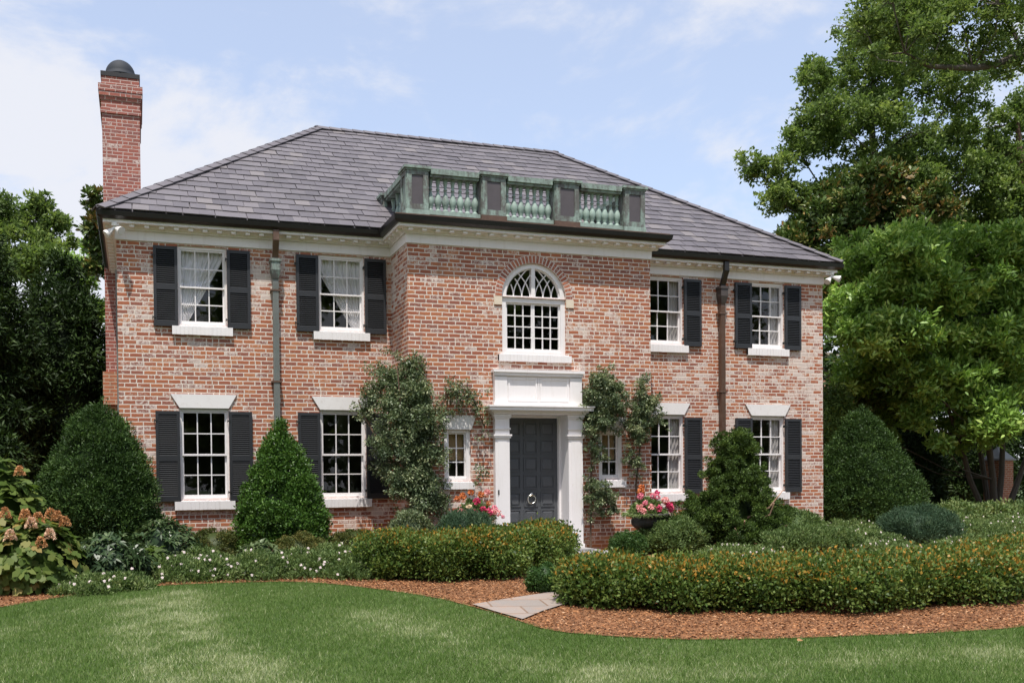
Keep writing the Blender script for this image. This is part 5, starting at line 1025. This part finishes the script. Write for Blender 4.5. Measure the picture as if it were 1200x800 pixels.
# a wood beyond the garden closes the view at ground level
def wood(name, label, x0, x1, y, h, n, nleaf, m=L_dkcon):
    fm = FM(); C = np.stack([RNG.uniform(x0, x1, n), y + RNG.normal(size=n) * 1.2, RNG.uniform(.2, h, n)], 1); fm.clumps(C, .8 * (.6 + .8 * RNG.random(n)), nleaf, .32, .16, tint=(.5, .2, .2)); o = fm.build(name, m); tag(o, label, 'woods', kind='stuff')
wood('woods', 'dark mass of far shrubbery closing the view right of the house', 21, 62, 17, 7.0, 620, 60000)
wood('woods', 'dark mass of far shrubbery closing the view left of the chimney', -22, -1.2, 22, 4.5, 260, 26000)

# ---- the brick pier, the neighbour's house and the wires seen past the right corner
o = empty('gate_pier', (27.0, 7.2, 0), 'brick garden pier with pointed cap behind the magnolia trunks', 'pier')
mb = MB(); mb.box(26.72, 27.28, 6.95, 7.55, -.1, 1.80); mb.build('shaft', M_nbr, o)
mb = MB(); mb.box(26.66, 27.34, 6.89, 7.61, 1.802, 1.86); mb.add([(26.69, 6.92, 1.861), (27.31, 6.92, 1.861), (27.31, 7.58, 1.861), (26.69, 7.58, 1.861), (27, 7.25, 2.28)], [(0, 1, 4), (1, 2, 4), (2, 3, 4), (3, 0, 4), (3, 2, 1, 0)]); mb.build('cap', M_step, o)
o = empty('brick_building', (40, 33, 0), 'far orange brick building glimpsed past the right wall', 'building')
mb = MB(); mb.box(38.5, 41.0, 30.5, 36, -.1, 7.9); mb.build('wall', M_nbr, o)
mb = MB(); mb.box(38.3, 40.85, 30.3, 36.2, 7.902, 8.75); mb.box(38.2, 40.95, 30.2, 36.3, 8.752, 8.9); mb.build('parapet', plain('tan_stone', (.36, .30, .22), .8, .2, 5), o)
for k, (z0, z1) in enumerate(((7.51, 7.66), (6.91, 6.97), (6.43, 6.48))):
    mb = MB(); a, b = Vector((24, 20, z0 - (z1-z0)*3.8 + .1)), Vector((60, 20, z1 + (z1-z0)*14)); mb.tube([a.lerp(b, t/20) - Vector((0, 0, .5 * math.sin(math.pi*t/20))) + Vector((0, 0, .25)) for t in range(21)], .02, 5)
    tag(mb.build('utility_wire', M_dark), ['topmost', 'middle', 'lowest'][k] + ' of the three utility wires past the right house corner', 'wire', 'utility wires')
# trees across the street, behind the viewer: the windows mirror them
for k, (x, y, h) in enumerate(((-13, -44, 15), (-3, -40, 14), (7, -46, 17), (17, -40, 14), (27, -46, 16), (-25, -46, 16), (38, -40, 16))):
    cl = [(x + RNG.normal()*2.8, y + RNG.normal()*2, RNG.uniform(1.5, h), RNG.uniform(1.6, 2.6)) for _ in range(34)]
    if k == 0: src = tree('oak_tree', 'street tree behind the viewer, mirrored in the dark window panes', (x, y, -.9), cl, L_oak, 16000, .55, .32, [(x, y, -1, .45), (x, y, 4, .36), (x, y, 9, .2), (x, y, h-1, .06)], sub=6, subr=.5, group='street trees behind the viewer')
    else:
        r = src.copy(); COL.objects.link(r); r.location = (x, y, -.9); r.rotation_euler = (0, 0, k * 1.3); r.scale = (1.05, 1.05, h / 15)
        for ch in src.children: c2 = ch.copy(); COL.objects.link(c2); c2.parent = r

# ================================================================== LAWN GRASS, BARK CHIPS
n = 460000; yy = -11.3 + 8.1 * RNG.random(n * 2) ** 1.2; xx = RNG.uniform(-3.2, 9.5, n * 2)
ok = ~in_poly(xx, yy, BED) & (yy > -11.3) & (yy < -3.2); xx, yy = xx[ok][:n], yy[ok][:n]; n = len(xx)
def near(px, py, line, w):
    d = np.full(px.shape, 9.0)
    for (xa, ya), (xb, yb) in zip(line, line[1:]):
        t = np.clip(((px-xa)*(xb-xa) + (py-ya)*(yb-ya)) / ((xb-xa)**2 + (yb-ya)**2), 0, 1); d = np.minimum(d, np.hypot(px - xa - t*(xb-xa), py - ya - t*(yb-ya)))
    return np.exp(-(d / w) ** 2)
def vnoise(x, y, f, ph):
    return (np.sin(x*f + ph) * np.cos(y*f*1.3 - ph) + np.sin(x*f*2.1 - y*f*1.7 + 2*ph) * .6 + np.sin(y*f*3.3 + x*f*.7 + ph) * .4) / 2
dry = 1.0 * near(xx, yy, [(.79, -4.24), (.71, -5.86), (.85, -7.56), (1.12, -8.69), (1.31, -9.57)], .32) + .8 * near(xx, yy, [(.28, -4.79), (.16, -6.46), (.27, -7.75), (.48, -8.92)], .28) + .6 * near(xx, yy, [(-1.1, -6.72), (-.62, -5.54), (-.04, -4.89)], .2) + .6 * near(xx, yy, [(2.56, -6.46), (2.8, -7.78), (3.13, -9.02), (3.57, -9.91)], .38) + .6 * near(xx, yy, [(3.6, -9.6), (4.81, -10.03), (6.0, -9.78), (7.34, -10.04)], .28)
dry = dry * (.75 + .5 * vnoise(xx, yy, 5, 1.0)) + .22 * np.clip(vnoise(xx, yy, 1.6, .3), 0, 1)
dry = np.clip(dry, 0, 1.1); tint = .30 + .44 * dry + .13 * vnoise(xx, yy, .9, 2.1) + RNG.normal(size=n) * .19 + .10 * vnoise(xx, yy, 11, .7) + (RNG.random(n) < .06 + .40 * dry) * .36
fm = FM(); A = np.stack([RNG.normal(size=n) * .45, RNG.normal(size=n) * .45, np.ones(n)], 1)
fm.leaves(np.stack([xx, yy, gv(yy) - .004], 1), A, RNG.normal(size=(n, 3)) * np.array([1, 1, .2]), .036 * (.6 + .7 * RNG.random(n)) * np.where(RNG.random(n) < .07, 1.7, 1.0) * (1 + .25 * vnoise(xx, yy, 7, 1.9)), .0065, tint, kind=3)
tag(fm.build('grass', L_grass), 'short mown lawn grass with pale dry streaks', 'grass', kind='stuff')
n = 110000; xx = RNG.uniform(-2, 9.8, n); yy = RNG.uniform(-9.3, -2.8, n); ok = in_poly(xx, yy, BED) & ~in_poly(xx, yy, PATH); xx, yy = xx[ok], yy[ok]; n = len(xx)
fm = FM(); a = RNG.random(n) * 6.28; A = np.stack([np.cos(a), np.sin(a), RNG.normal(size=n) * .22], 1)
fm.leaves(np.stack([xx, yy, gv(yy) + .016 + .012 * RNG.random(n)], 1), A, np.array([[0, 0, 1.]]) + RNG.normal(size=(n, 3)) * .3, .036 * (.5 + RNG.random(n)), .013 * (.5 + RNG.random(n)), RNG.random(n) ** 1.5)
tag(fm.build('bark_chips', M_chip), 'orange-brown pine bark chips covering the planting bed', 'mulch', kind='stuff')
for x, y, lab in ((6.95, -9.22, 'dry leaf on the lawn edge right of the middle of the photo'), (5.75, -9.2, 'small dry leaf on the grass below the long hedge')):
    f = FM(); f.leaves(np.array([[x, y, g(y) + .045]]), np.array([[1, .3, .1]]), np.array([[0, -.4, 1.]]), .08, .05, np.array([.9]), 6); tag(f.build('fallen_leaf', P_dead, loc=(x, y, g(y))), lab, 'leaf', 'fallen leaves')
